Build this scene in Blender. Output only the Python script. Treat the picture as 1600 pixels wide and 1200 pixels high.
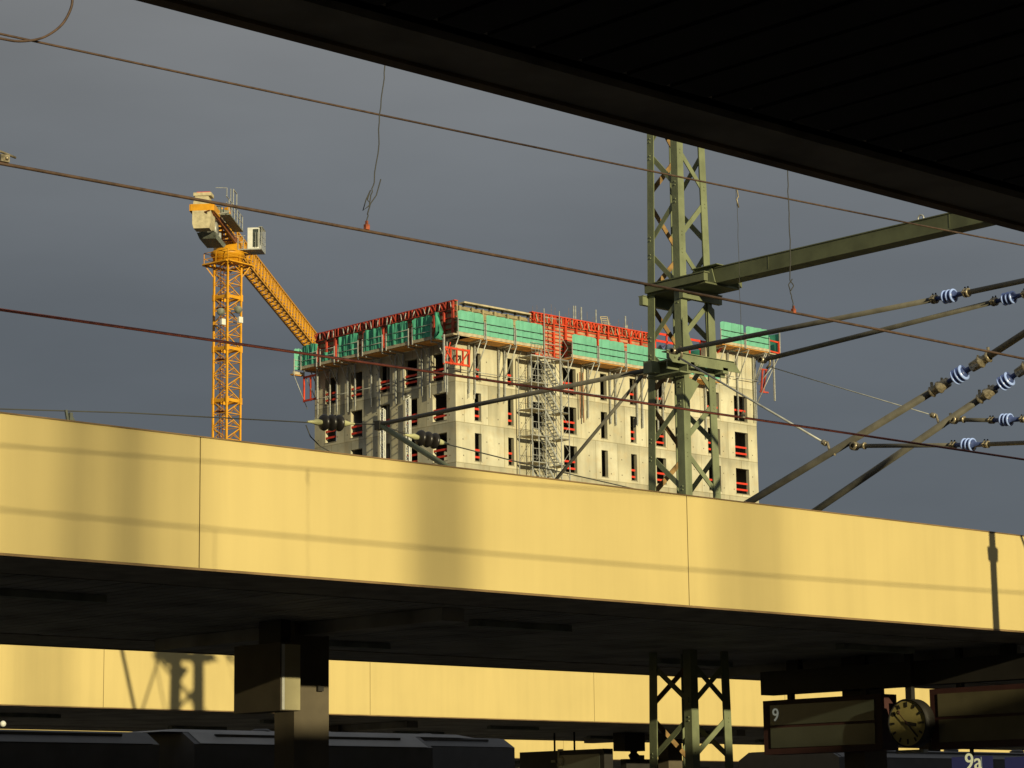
import bpy, math, random
import numpy as np
from mathutils import Matrix, Vector
random.seed(7)
C = bpy.context.scene
COL = C.collection
for o in list(bpy.data.objects): bpy.data.objects.remove(o)
# ------------------------------------------------------------------ camera
FPX = 3841.6
YAW, PIT, ROL = [math.radians(v) for v in (43.157, 10.298, -0.744)]
_f = np.array([math.sin(YAW)*math.cos(PIT), math.cos(YAW)*math.cos(PIT), math.sin(PIT)])
_r = np.array([math.cos(YAW), -math.sin(YAW), 0.0]); _u = np.cross(_r, _f)
_rr = _r*math.cos(ROL)+_u*math.sin(ROL); _uu = -_r*math.sin(ROL)+_u*math.cos(ROL)
CAM = np.array([0, 0, 1.65])
cd = bpy.data.cameras.new("camera"); cam = bpy.data.objects.new("camera", cd); COL.objects.link(cam)
cam.matrix_world = Matrix(((_rr[0], _uu[0], -_f[0], CAM[0]), (_rr[1], _uu[1], -_f[1], CAM[1]), (_rr[2], _uu[2], -_f[2], CAM[2]), (0, 0, 0, 1)))
cd.sensor_width = 36; cd.lens = FPX/1600*36; cd.clip_start = .1; cd.clip_end = 3000
C.camera = cam
C.render.resolution_x = 1024; C.render.resolution_y = 768
C.view_settings.view_transform = 'Standard'; C.view_settings.look = 'None'
C.view_settings.exposure = 0; C.view_settings.gamma = 1
# ------------------------------------------------------------------ sun and sky
SAZ, SEL = math.radians(11.2), math.radians(9.75)   # sun stands behind the camera: towards -Y and a little -X
sun_dir = Vector((-math.sin(SAZ)*math.cos(SEL), -math.cos(SAZ)*math.cos(SEL), math.sin(SEL)))
sl = bpy.data.lights.new("sun", 'SUN'); so = bpy.data.objects.new("sun", sl); COL.objects.link(so)
sl.energy = 5.0; sl.angle = math.radians(.5); sl.color = (1, .86, .52)
so.rotation_euler = sun_dir.to_track_quat('Z', 'Y').to_euler(); so.location = (0, -20, 60)
W = bpy.data.worlds.new("World"); C.world = W; W.use_nodes = True
nt = W.node_tree; nt.nodes.clear(); N = nt.nodes.new; L = nt.links.new
out = N('ShaderNodeOutputWorld'); bg = N('ShaderNodeBackground'); bg.inputs[1].default_value = .1
sky = N('ShaderNodeTexSky'); sky.sky_type = 'NISHITA'; sky.sun_disc = False
sky.sun_elevation = SEL; sky.sun_rotation = math.atan2(sun_dir.x, sun_dir.y)
tc = N('ShaderNodeTexCoord'); sp = N('ShaderNodeSeparateXYZ'); L(tc.outputs['Generated'], sp.inputs[0])
rp = N('ShaderNodeValToRGB'); L(sp.outputs['Z'], rp.inputs[0])
e = rp.color_ramp.elements
e[0].position = 0.0; e[0].color = (.082, .096, .118, 1)
e[1].position = 1.0; e[1].color = (.30, .31, .32, 1)
for p, c in ((.10, (.100, .115, .134, 1)), (.20, (.122, .138, .157, 1)), (.27, (.160, .173, .186, 1)), (.34, (.208, .215, .220, 1))):
    x = rp.color_ramp.elements.new(p); x.color = c
mp = N('ShaderNodeMapping'); mp.inputs['Scale'].default_value = (1.6, 1.6, 6); L(tc.outputs['Generated'], mp.inputs[0])
nz = N('ShaderNodeTexNoise'); nz.inputs['Scale'].default_value = 2.2; nz.inputs['Detail'].default_value = 5; L(mp.outputs[0], nz.inputs[0])
mr = N('ShaderNodeMapRange'); mr.inputs[1].default_value = .3; mr.inputs[2].default_value = .7; mr.inputs[3].default_value = 8.75; mr.inputs[4].default_value = 11.25
L(nz.outputs[0], mr.inputs[0])
vm = N('ShaderNodeVectorMath'); vm.operation = 'SCALE'; L(rp.outputs[0], vm.inputs[0]); L(mr.outputs[0], vm.inputs['Scale'])
mx = N('ShaderNodeMixRGB'); mx.inputs[0].default_value = .02; L(vm.outputs[0], mx.inputs[1]); L(sky.outputs[0], mx.inputs[2])
gx = N('ShaderNodeVectorMath'); gx.operation = 'DOT_PRODUCT'; L(tc.outputs['Generated'], gx.inputs[0]); gx.inputs[1].default_value = (math.cos(YAW), -math.sin(YAW), 0)
g2 = N('ShaderNodeMapRange'); g2.inputs[1].default_value = -.25; g2.inputs[2].default_value = .25; g2.inputs[3].default_value = .90; g2.inputs[4].default_value = 1.10; L(gx.outputs['Value'], g2.inputs[0])
g3 = N('ShaderNodeVectorMath'); g3.operation = 'SCALE'; L(mx.outputs[0], g3.inputs[0]); L(g2.outputs[0], g3.inputs['Scale'])
L(g3.outputs[0], bg.inputs[0]); L(bg.outputs[0], out.inputs[0])

# ------------------------------------------------------------------ pixel helpers (photo pixels 1600x1200 -> world points on a plane)
def ray(x, y): return _f + _rr*((x-800)/FPX) - _uu*((y-600)/FPX)
def at(x, y, ax, v):
    d = ray(x, y); return CAM + d*((v-CAM[ax])/d[ax])
def atD(x, y, D):
    d = ray(x, y); return CAM + d*(D/math.hypot(d[0], d[1]))
# ------------------------------------------------------------------ materials
MATS = {}
def mat(name, col, rough=.7, metal=0., var=.12, scale=3., bump=0., streak=0., sfreq=3.5, col2=None, spec=.4, transl=0., fine=0.):
    if name in MATS: return MATS[name]
    m = bpy.data.materials.new(name); m.use_nodes = True; t = m.node_tree; b = t.nodes['Principled BSDF']
    N = t.nodes.new; L = t.links.new
    b.inputs['Roughness'].default_value = rough; b.inputs['Metallic'].default_value = metal
    b.inputs['Specular IOR Level'].default_value = spec
    tc = N('ShaderNodeTexCoord'); n = N('ShaderNodeTexNoise'); n.inputs['Scale'].default_value = scale; n.inputs['Detail'].default_value = 6
    L(tc.outputs['Object'], n.inputs[0])
    r = N('ShaderNodeValToRGB'); L(n.outputs[0], r.inputs[0])
    c2 = col2 or tuple(c*(1-2*var) for c in col)
    r.color_ramp.elements[0].position = .32; r.color_ramp.elements[0].color = (*c2, 1)
    r.color_ramp.elements[1].position = .62; r.color_ramp.elements[1].color = (*[min(1, c*(1+var*.6)) for c in col], 1)
    last = r.outputs[0]
    if streak:
        mp = N('ShaderNodeMapping'); mp.inputs['Scale'].default_value = (sfreq, sfreq, .22); L(tc.outputs['Object'], mp.inputs[0])
        n2 = N('ShaderNodeTexNoise'); n2.inputs['Scale'].default_value = 1.5; n2.inputs['Detail'].default_value = 5; L(mp.outputs[0], n2.inputs[0])
        mr = N('ShaderNodeMapRange'); mr.inputs[1].default_value = .4; mr.inputs[2].default_value = .75; mr.inputs[3].default_value = 1; mr.inputs[4].default_value = 1-streak
        L(n2.outputs[0], mr.inputs[0])
        v = N('ShaderNodeVectorMath'); v.operation = 'SCALE'; L(last, v.inputs[0]); L(mr.outputs[0], v.inputs['Scale']); last = v.outputs[0]
    L(last, b.inputs['Base Color'])
    if bump:
        n3 = N('ShaderNodeTexNoise'); n3.inputs['Scale'].default_value = scale*(fine or 6); n3.inputs['Detail'].default_value = 4; L(tc.outputs['Object'], n3.inputs[0])
        bp = N('ShaderNodeBump'); bp.inputs['Strength'].default_value = bump; bp.inputs['Distance'].default_value = .02; L(n3.outputs[0], bp.inputs['Height']); L(bp.outputs[0], b.inputs['Normal'])
    if transl:
        tr = N('ShaderNodeBsdfTranslucent'); L(last, tr.inputs[0]); ms = N('ShaderNodeMixShader'); ms.inputs[0].default_value = transl
        L(b.outputs[0], ms.inputs[1]); L(tr.outputs[0], ms.inputs[2]); L(ms.outputs[0], t.nodes['Material Output'].inputs[0])
    MATS[name] = m; return m
def concrete(name, col, board=False):
    m = mat(name, col, rough=.92, var=.10, scale=.35, streak=.26, sfreq=1.1, bump=.3, fine=20, spec=.2)
    t = m.node_tree; b = t.nodes['Principled BSDF']; N = t.nodes.new; L = t.links.new
    tc = [n for n in t.nodes if n.type == 'TEX_COORD'][0]
    src = b.inputs['Base Color'].links[0].from_socket
    # formwork panels: faint tone steps between pour panels, plus dark joints at each floor
    sp = N('ShaderNodeSeparateXYZ'); L(tc.outputs['Object'], sp.inputs[0])
    ad = N('ShaderNodeMath'); ad.operation = 'ADD'; L(sp.outputs['X'], ad.inputs[0]); L(sp.outputs['Y'], ad.inputs[1])
    cb = N('ShaderNodeCombineXYZ'); L(ad.outputs[0], cb.inputs[0])
    z = N('ShaderNodeMath'); z.operation = 'ADD'; z.inputs[1].default_value = .88; L(sp.outputs['Z'], z.inputs[0]); L(z.outputs[0], cb.inputs[1])
    br = N('ShaderNodeTexBrick'); br.inputs['Scale'].default_value = 1; br.inputs['Brick Width'].default_value = 2.4; br.inputs['Row Height'].default_value = 3.0
    br.inputs['Mortar Size'].default_value = .045; br.inputs['Mortar Smooth'].default_value = .7; br.offset = .35
    br.inputs['Color1'].default_value = (1, 1, 1, 1); br.inputs['Color2'].default_value = (.84, .82, .77, 1); br.inputs['Mortar'].default_value = (.60, .57, .50, 1)
    L(cb.outputs[0], br.inputs['Vector'])
    mu = N('ShaderNodeMixRGB'); mu.blend_type = 'MULTIPLY'; mu.inputs[0].default_value = 1.0; L(src, mu.inputs[1]); L(br.outputs[0], mu.inputs[2])
    # rust / cement stains and tie holes
    n = N('ShaderNodeTexNoise'); n.inputs['Scale'].default_value = 1.1; n.inputs['Detail'].default_value = 8; n.inputs['Roughness'].default_value = .7; L(tc.outputs['Object'], n.inputs[0])
    r = N('ShaderNodeMapRange'); r.inputs[1].default_value = .50; r.inputs[2].default_value = .70; r.inputs[3].default_value = 0; r.inputs[4].default_value = .5; L(n.outputs[0], r.inputs[0])
    m2 = N('ShaderNodeMixRGB'); L(r.outputs[0], m2.inputs[0]); L(mu.outputs[0], m2.inputs[1]); m2.inputs[2].default_value = (col[0]*.8, col[1]*.66, col[2]*.5, 1)
    # band of darker grout just under each slab joint
    md = N('ShaderNodeMath'); md.operation = 'MODULO'; md.inputs[1].default_value = 3.0; L(z.outputs[0], md.inputs[0])
    n5 = N('ShaderNodeTexNoise'); n5.inputs['Scale'].default_value = .9; n5.inputs['Detail'].default_value = 4; L(tc.outputs['Object'], n5.inputs[0])
    sm = N('ShaderNodeMath'); sm.operation = 'MULTIPLY_ADD'; sm.inputs[1].default_value = .5; L(n5.outputs[0], sm.inputs[0]); L(md.outputs[0], sm.inputs[2])
    r5 = N('ShaderNodeMapRange'); r5.inputs[1].default_value = .20; r5.inputs[2].default_value = .55; r5.inputs[3].default_value = 1; r5.inputs[4].default_value = 1; r5.clamp = True; r5.inputs[3].default_value = 1; r5.inputs[4].default_value = 1; L(sm.outputs[0], r5.inputs[0])
    v = N('ShaderNodeVectorMath'); v.operation = 'SCALE'; L(m2.outputs[0], v.inputs[0])
    r6 = N('ShaderNodeMapRange'); r6.inputs[1].default_value = 2.45; r6.inputs[2].default_value = 3.05; r6.inputs[3].default_value = 1; r6.inputs[4].default_value = .78; L(sm.outputs[0], r6.inputs[0])
    L(r6.outputs[0], v.inputs['Scale']); L(v.outputs[0], b.inputs['Base Color'])
    return m
M_conc = concrete('raw_concrete', (.61, .585, .44))
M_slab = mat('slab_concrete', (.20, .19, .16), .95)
M_fascia = mat('fascia_paint', (.56, .45, .19), .45, var=.03, scale=.6, streak=.07, spec=.35, bump=.12, fine=2)
M_seam = mat('seam_rubber', (.05, .04, .02), .8)
M_trim = mat('edge_trim', (.20, .13, .06), .5, var=.2)
M_soffit = mat('soffit_panel', (.30, .285, .25), .6, var=.25, scale=1.2)
M_under = mat('soffit_edge', (.28, .25, .20), .65, var=.2)
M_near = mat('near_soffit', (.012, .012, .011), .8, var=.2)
M_roof = mat('roof_felt', (.10, .10, .095), .95)
M_green = mat('mast_green', (.185, .212, .12), .55, var=.10, scale=5, streak=.18, spec=.4, bump=.1)
M_green_d = mat('beam_green', (.125, .14, .075), .6, var=.12, scale=4, streak=.15)
M_rust = mat('rusty_paint', (.26, .16, .06), .8, var=.3, scale=8)
M_wire = mat('copper_wire', (.085, .052, .034), .6, var=.2, scale=20)
M_wire_r = mat('rusty_wire', (.17, .045, .03), .6, var=.2, scale=20)
M_cable = mat('dark_cable', (.05, .05, .045), .7)
M_clamp = mat('clamp_bronze', (.36, .31, .21), .35, metal=.5, var=.3, scale=30)
M_clampr = mat('clamp_copper', (.42, .12, .06), .4, metal=.4, var=.3, scale=30)
M_tube = mat('weathered_tube', (.125, .118, .095), .55, var=.15, scale=6, streak=.1)
M_galv = mat('galvanised', (.42, .43, .40), .45, metal=.3, var=.15, scale=8)
M_insw = mat('insulator_glaze', (.36, .50, .98), .25, var=.05, scale=4, spec=.6)
M_insn = mat('insulator_core_shade', (.06, .09, .24), .3, var=.1)  # navy core colour carries the shade between the sheds
M_insb = mat('insulator_black', (.018, .016, .014), .35, var=.1)
M_inscap = mat('insulator_cap', (.42, .42, .22), .5, var=.2)
M_crane = mat('crane_paint', (.66, .315, .014), .45, var=.10, scale=2, spec=.4)
M_crane_d = mat('crane_steel_dark', (.24, .075, .02), .6, var=.2)
M_ballast = mat('ballast_block', (.50, .44, .28), .8, var=.12)
M_white = mat('cab_white', (.66, .67, .62), .4, var=.06)
M_glass = mat('cab_glass', (.05, .06, .05), .12, var=.1, spec=.8)
M_grey = mat('machine_grey', (.20, .22, .18), .6, var=.2)
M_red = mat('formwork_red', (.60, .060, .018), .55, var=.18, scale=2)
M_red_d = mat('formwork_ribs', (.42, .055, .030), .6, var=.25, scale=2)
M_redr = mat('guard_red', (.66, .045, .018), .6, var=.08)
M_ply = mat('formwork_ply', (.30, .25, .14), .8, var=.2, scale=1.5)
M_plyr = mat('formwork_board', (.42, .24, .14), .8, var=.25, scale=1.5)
M_timber = mat('timber_deck', (.46, .40, .27), .85, var=.15, scale=2)
M_deckb = mat('deck_underside', (.78, .38, .09), .8, var=.2, scale=.8)
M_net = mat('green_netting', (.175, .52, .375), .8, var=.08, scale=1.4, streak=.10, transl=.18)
M_net_shade = mat('shaded_netting', (.09, .46, .30), .75, var=.12, scale=1.4, streak=.15, transl=.28)  # darker copy of the green netting, shade put into its colour
M_dark = mat('dark_metal', (.02, .018, .015), .6)
M_brown = mat('column_paint', (.095, .078, .05), .7, var=.1)
M_signbox = mat('sign_box_paint', (.42, .38, .22), .6, var=.06)
M_boardf = mat('board_frame', (.05, .018, .016), .6, var=.1)
M_boardg = mat('board_glass', (.048, .056, .042), .25, var=.15, scale=1.5, spec=.6)
M_boardp = mat('board_panel', (.10, .088, .05), .4, var=.2, scale=1.2)
M_face = mat('clock_face', (.37, .31, .11), .5, var=.1, scale=2)
M_blue = mat('sign_blue', (.035, .035, .16), .5, var=.05)
M_letter = mat('lettering', (.85, .82, .65), .5, var=0)
M_lettery = mat('lettering_yellow', (.8, .7, .25), .5, var=0)
for m_, c_, e_ in ((M_letter, (.8, .85, .7, 1), .16), (M_lettery, (.9, .85, .45, 1), .55), (M_blue, (.25, .25, .6, 1), .07)):   # backlit signs
    p_ = m_.node_tree.nodes['Principled BSDF']; p_.inputs['Emission Color'].default_value = c_; p_.inputs['Emission Strength'].default_value = e_
M_ground = mat('ballast_ground', (.13, .12, .10), .95, var=.3, scale=6, bump=.5)
M_plat = mat('platform_paving', (.26, .25, .23), .9, var=.15, scale=2)
M_rail = mat('rail_steel', (.12, .08, .06), .5, metal=.5)
M_train = mat('train_paint', (.05, .05, .052), .5, var=.1)
M_troof = mat('train_roof', (.24, .24, .24), .6, var=.1, scale=1.5)
M_far = mat('far_render', (.30, .27, .22), .9)
M_tile = mat('far_roof', (.16, .09, .06), .9)
# ------------------------------------------------------------------ mesh builder
class MB:
    def __init__(s): s.v = []; s.f = []; s.sm = []
    def add(s, vs, fs, smooth=False):
        o = len(s.v); s.v += [tuple(float(c) for c in p) for p in vs]; s.f += [tuple(o+i for i in f) for f in fs]; s.sm += [smooth]*len(fs); return s
    def box(s, a, b):
        (x0, x1), (y0, y1), (z0, z1) = [(min(p, q), max(p, q)) for p, q in zip(a, b)]
        vs = [(x0, y0, z0), (x1, y0, z0), (x1, y1, z0), (x0, y1, z0), (x0, y0, z1), (x1, y0, z1), (x1, y1, z1), (x0, y1, z1)]
        return s.add(vs, [(0, 3, 2, 1), (4, 5, 6, 7), (0, 1, 5, 4), (1, 2, 6, 5), (2, 3, 7, 6), (3, 0, 4, 7)])
    def hexa(s, vs): return s.add(vs, [(0, 3, 2, 1), (4, 5, 6, 7), (0, 1, 5, 4), (1, 2, 6, 5), (2, 3, 7, 6), (3, 0, 4, 7)])
    def bar(s, p, q, w, h=None, up=(0, 0, 1)):
        p = np.array(p, float); q = np.array(q, float); h = h or w; d = q-p; n = np.linalg.norm(d)
        if n < 1e-6: return s
        d /= n; up = np.array(up, float)
        if abs(d@up) > .98: up = np.array((1., 0, 0))
        a = np.cross(d, up); a /= np.linalg.norm(a); b = np.cross(a, d); a = a*w/2; b = b*h/2
        return s.hexa([p-a-b, p+a-b, p+a+b, p-a+b, q-a-b, q+a-b, q+a+b, q-a+b])
    def tube(s, p, q, r, n=8, r2=None): return s.path([p, q], r, n, r2)
    def path(s, pts, r, n=6, r2=None):
        pts = [np.array(p, float) for p in pts]; vs = []; fs = []; K = len(pts); ref = None
        for i, p in enumerate(pts):
            d = pts[min(i+1, K-1)]-pts[max(i-1, 0)]; d = d/max(np.linalg.norm(d), 1e-9)
            if ref is None:
                ref = np.array((0, 0, 1.)) if abs(d[2]) < .9 else np.array((1., 0, 0))
            a = np.cross(d, ref); a /= np.linalg.norm(a); b = np.cross(a, d); ref = b
            R = r if r2 is None else r+(r2-r)*i/(K-1)
            for k in range(n):
                t = 2*math.pi*k/n; vs.append(p+a*R*math.cos(t)+b*R*math.sin(t))
        for i in range(K-1):
            for k in range(n):
                fs.append((i*n+k, i*n+(k+1) % n, (i+1)*n+(k+1) % n, (i+1)*n+k))
        s.add(vs, fs, True)
        o = len(s.v)-len(vs)
        s.f += [tuple(o+k for k in range(n-1, -1, -1)), tuple(o+(K-1)*n+k for k in range(n))]; s.sm += [False, False]
        return s
    def lathe(s, p, d, prof, n=16):   # prof: (distance along d, radius)
        p = np.array(p, float); d = np.array(d, float); d /= np.linalg.norm(d)
        ref = np.array((0, 0, 1.)) if abs(d[2]) < .9 else np.array((1., 0, 0))
        a = np.cross(d, ref); a /= np.linalg.norm(a); b = np.cross(a, d); vs = []; fs = []
        for t, r in prof:
            for k in range(n):
                g = 2*math.pi*k/n; vs.append(p+d*t+(a*math.cos(g)+b*math.sin(g))*max(r, 1e-4))
        for i in range(len(prof)-1):
            for k in range(n): fs.append((i*n+k, i*n+(k+1) % n, (i+1)*n+(k+1) % n, (i+1)*n+k))
        return s.add(vs, fs, True)
    def grid(s, P, smooth=True):       # P[i][j] points
        n = len(P[0]); vs = [p for r in P for p in r]
        fs = [(i*n+j, i*n+j+1, (i+1)*n+j+1, (i+1)*n+j) for i in range(len(P)-1) for j in range(n-1)]
        return s.add(vs, fs, smooth)
    def prism(s, pts, off):            # polygon pts extruded by off
        n = len(pts); pts = [np.array(p, float) for p in pts]; off = np.array(off, float)
        return s.add(pts+[p+off for p in pts], [tuple(range(n-1, -1, -1)), tuple(range(n, 2*n))]+[(i, (i+1) % n, n+(i+1) % n, n+i) for i in range(n)])
    def build(s, name, m, parent=None, label=None, cat=None, group=None, kind=None):
        me = bpy.data.meshes.new(name)
        if parent is not None:
            r = parent
            while r.parent: r = r.parent
            off = np.array(r.location)
        else:
            a = np.array(s.v); off = np.array(((a[:, 0].min()+a[:, 0].max())/2, (a[:, 1].min()+a[:, 1].max())/2, a[:, 2].min()))
            if kind == 'structure': off *= 0
        me.from_pydata([tuple(np.array(v)-off) for v in s.v], [], s.f)
        me.polygons.foreach_set('use_smooth', s.sm); me.update()
        me.materials.append(m)
        o = bpy.data.objects.new(name, me); COL.objects.link(o)
        if parent is not None: o.parent = parent
        else: o.location = off
        tag(o, label, cat, group, kind); return o
def tag(o, label=None, cat=None, group=None, kind=None):
    for k, v in (('label', label), ('category', cat), ('group', group), ('kind', kind)):
        if v: o[k] = v
    return o
def thing(name, loc, label, cat, group=None):
    o = bpy.data.objects.new(name, None); COL.objects.link(o); o.location = [float(c) for c in loc]; o.empty_display_size = .3
    return tag(o, label, cat, group)
def text(body, size, loc, rotm, m, parent, depth=.006, name='lettering'):
    cu = bpy.data.curves.new('t', 'FONT'); cu.body = body; cu.size = size; cu.extrude = depth; cu.align_x = 'CENTER'; cu.align_y = 'CENTER'
    t = bpy.data.objects.new('t', cu); COL.objects.link(t); bpy.context.view_layer.update()
    me = bpy.data.meshes.new_from_object(t.evaluated_get(bpy.context.evaluated_depsgraph_get())); bpy.data.objects.remove(t)
    R = np.array(rotm).T   # columns: text x, text y, text normal
    mb = MB(); mb.add([R@np.array(v.co)+np.array(loc) for v in me.vertices], [tuple(p.vertices) for p in me.polygons])
    return mb.build(name, m, parent)
ORD = ['first', 'second', 'third', 'fourth', 'fifth', 'sixth', 'seventh', 'eighth', 'ninth', 'tenth']
# ================================================================== GROUND, PLATFORMS, TRACKS
MB().add([(-1500, -1500, -1.15), (1500, -1500, -1.15), (1500, 1500, -1.15), (-1500, 1500, -1.15)], [(0, 1, 2, 3)]).build('ground', M_ground, kind='structure')
for y0, y1 in ((-4, 5.3), (18.5, 26.0), (39.4, 46.9), (60.3, 67.8)):
    MB().box((-60, y0, -1.1), (140, y1, 0)).build('platform', M_plat, kind='structure')
for yc in (8.9, 14.2, 30.0, 35.2, 50.8, 56.2):
    b = MB()
    for s_ in (-.7175, .7175):
        b.box((-60, yc+s_-.035, -.93), (140, yc+s_+.035, -.78)); b.box((-60, yc+s_-.07, -.96), (140, yc+s_+.07, -.93))
    for k in range(320): b.box((-59.9+k*.62, yc-1.3, -1.12), (-59.64+k*.62, yc+1.3, -.96))
    b.build('track', M_rail, kind='structure')
# ================================================================== CANOPIES
PANEL = 6.46; JX = 13.01
def canopy(y0, y1, x0, x1, label, near=False, cols=(), strip=1.3, full=True):
    T = thing('platform_canopy', ((x0+x1)/2, (y0+y1)/2, 0), label, 'canopy', 'flat roofed canopies over the platforms')
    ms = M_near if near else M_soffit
    # roof slab (kept inside the fascias)
    MB().box((x0, y0+.09, 4.60), (x1, y1-.09, 4.95)).build('roof', M_roof, T)
    # fascia panels on both long sides
    ks = range(int((x0-JX)//PANEL), int((x1-JX)//PANEL)+1)
    for yy, s in ((y0, 1), (y1, -1)):
        for k in ks:
            a = max(x0, JX+k*PANEL+.006); c = min(x1, JX+(k+1)*PANEL-.006)
            if c-a < .1: continue
            b = MB(); b.box((a, yy, 4.012), (c, yy+s*.05, 5.19))
            b.box((a, yy, 5.19), (c, yy+s*.35, 5.2))
            b.build('fascia_panel', M_fascia, T)
        b = MB(); b.box((x0, yy+s*.051, 4.03), (x1, yy+s*.075, 5.15)); b.build('fascia_seam_backing', M_seam, T)
        # edge flashing on top and thin trim at the foot
        b = MB(); b.box((x0, yy-s*.012, 5.2), (x1, yy+s*.36, 5.212)); b.box((x0, yy-s*.004, 3.99), (x1, yy+s*.05, 4.010)); b.build('edge_trim', M_trim, T)
        b = MB(); b.box((x0, yy+s*.052, 4.002), (x1, yy+s*strip, 4.028)); b.box((x0, yy+s*(strip+.02), 4.045), (x1, yy+s*(strip+.10), 4.06)); b.build('soffit_edge', M_under, T)
    # soffit boards running across the platform
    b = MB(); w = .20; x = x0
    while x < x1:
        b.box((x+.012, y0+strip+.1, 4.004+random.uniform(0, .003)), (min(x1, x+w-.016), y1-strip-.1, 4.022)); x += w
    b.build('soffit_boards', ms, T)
    MB().box((x0, y0+strip, 4.10), (x1, y1-strip, 4.14)).build('soffit_void', M_dark, T)
    if not near:
        for k in range(int((x1-x0)/6.46)):
            for yy in (y0+2.6, y1-2.6):
                MB().box((x0+3+k*6.46, yy-.07, 3.93), (x0+4.5+k*6.46, yy+.07, 4.0)).build('light_fitting', M_grey, T)
    for cx, cy in cols:
        b = MB(); b.box((cx-.25, cy-.18, 0), (cx+.25, cy+.18, 4.0)); b.build('column', M_brown, T)
        b = MB()   # cross girder under the boards
        b.box((cx-.16, y0+1.6, 3.86), (cx+.16, y1-1.6, 4.0)); b.build('cross_girder', M_soffit, T)
    return T
Y1 = 18.02
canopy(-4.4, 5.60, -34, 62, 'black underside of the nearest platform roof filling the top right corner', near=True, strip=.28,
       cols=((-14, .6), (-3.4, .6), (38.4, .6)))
canopy(Y1, 26.5, -36, 96, 'nearest long yellow canopy crossing the middle of the view', cols=((-4.2, 22.22), (6.4, 22.22), (17.49, 22.22), (27.58, 22.22), (38.2, 22.22), (48.8, 22.22)))
canopy(38.9, 47.4, -36, 140, 'second yellow canopy seen under the nearest yellow canopy', cols=((2.5, 42.9), (13.1, 42.9), (23.7, 42.9), (34.9, 42.9), (45.5, 42.9), (56.1, 42.9), (66.7, 42.9)))
canopy(59.8, 68.3, -36, 170, 'farthest yellow canopy glimpsed in slivers near the bottom edge', cols=((13, 64), (29, 64), (45, 64), (61, 64), (77, 64), (93, 64)))
# small bracket on canopy coping, far left
p = at(110, 657, 1, 18.3)
b = MB(); b.bar(p, p+np.array((0, 0, .07)), .03); b.bar(p+np.array((-.03, 0, .0)), p+np.array((-.05, 0, .09)), .02); b.bar(p+np.array((.0, 0, .05)), p+np.array((.07, 0, -.06)), .02)
b.build('cable_bracket', M_grey, label='small grey cable bracket standing on the yellow canopy edge at far left', cat='bracket')
for q in ((560, 19.0), (1507, 18.2)):
    pass
# ================================================================== LATTICE MAST
MX, MY = 24.65, 22.85
def lattice_mast(cx, cy, z0, z1, label, s0=.431, k=.026, panel=.715, zph=9.05, lw=.135):
    T = thing('lattice_mast', (cx, cy, z0), label, 'lattice mast', 'lattice masts')
    hs = lambda z: s0-.5*k*(z)
    for i, j in ((-1, -1), (1, -1), (1, 1), (-1, 1)):
        b = MB(); t = .014
        def L4(z):
            h = hs(z); X = cx+i*h; Y = cy+j*h
            return X, Y
        (xa, ya), (xb, yb) = L4(z0), L4(z1)
        lwa, lwb = lw*1.08, lw*.85
        # flange on the Y face
        b.hexa([(xa, ya, z0), (xa-i*lwa, ya, z0), (xa-i*lwa, ya-j*t, z0), (xa, ya-j*t, z0), (xb, yb, z1), (xb-i*lwb, yb, z1), (xb-i*lwb, yb-j*t, z1), (xb, yb-j*t, z1)])
        b.hexa([(xa, ya-j*t, z0), (xa-i*t, ya-j*t, z0), (xa-i*t, ya-j*lwa, z0), (xa, ya-j*lwa, z0), (xb, yb-j*t, z1), (xb-i*t, yb-j*t, z1), (xb-i*t, yb-j*lwb, z1), (xb, yb-j*lwb, z1)])
        b.build('leg', M_green, T)
    # zigzag bracing on each face
    faces = [((-1, -1), (1, -1), 0), ((-1, 1), (1, 1), 1), ((-1, -1), (-1, 1), 1), ((1, -1), (1, 1), 0)]
    for fi, (A, B, ph) in enumerate(faces):
        br = MB(); z = zph-math.floor((zph-z0)/panel)*panel; n = int(round((z-z0)/panel)); kk = int(round((zph-z)/panel))
        z -= 0
        while z+panel <= z1:
            flip = (kk+ph) % 2
            P, Q = (A, B) if flip else (B, A)
            za, zb = z+.10, z+panel-.10
            off = .02
            def pt(c, zz):
                h = hs(zz)-.055; h2 = hs(zz)
                X = cx+c[0]*h; Y = cy+c[1]*h
                if A[1] == B[1]: Y = cy+c[1]*(h2-off)
                else: X = cx+c[0]*(h2-off)
                return np.array((X, Y, zz))
            up = (0, 1, 0) if A[1] == B[1] else (1, 0, 0)
            br.bar(pt(P, za), pt(Q, zb),   .014, .072, up=tuple(np.cross(pt(Q, zb)-pt(P, za), up)/np.linalg.norm(np.cross(pt(Q, zb)-pt(P, za), up))))
            # horizontal leg of the angle
            for c, zz in ((P, za), (P, za+.05), (Q, zb), (Q, zb-.05)):
                q = pt(c, zz)
                nrm = np.array((0, c[1], 0)) if A[1] == B[1] else np.array((c[0], 0, 0))
                h2 = hs(zz); q2 = q.copy()
                if A[1] == B[1]: q2[1] = cy+c[1]*h2
                else: q2[0] = cx+c[0]*h2
                br.lathe(q2, nrm, [(-.002, .013), (.006, .012), (.011, .006), (.012, 0)], 6)
            z += panel; kk -= 1
        br.build('lattice_bracing', M_green if fi != 1 else M_rust, T)
    return T, hs
T, hs = lattice_mast(MX, MY, -1.0, 15.2, 'tall green riveted lattice mast rising behind the yellow canopy', zph=9.05-.12)
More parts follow.
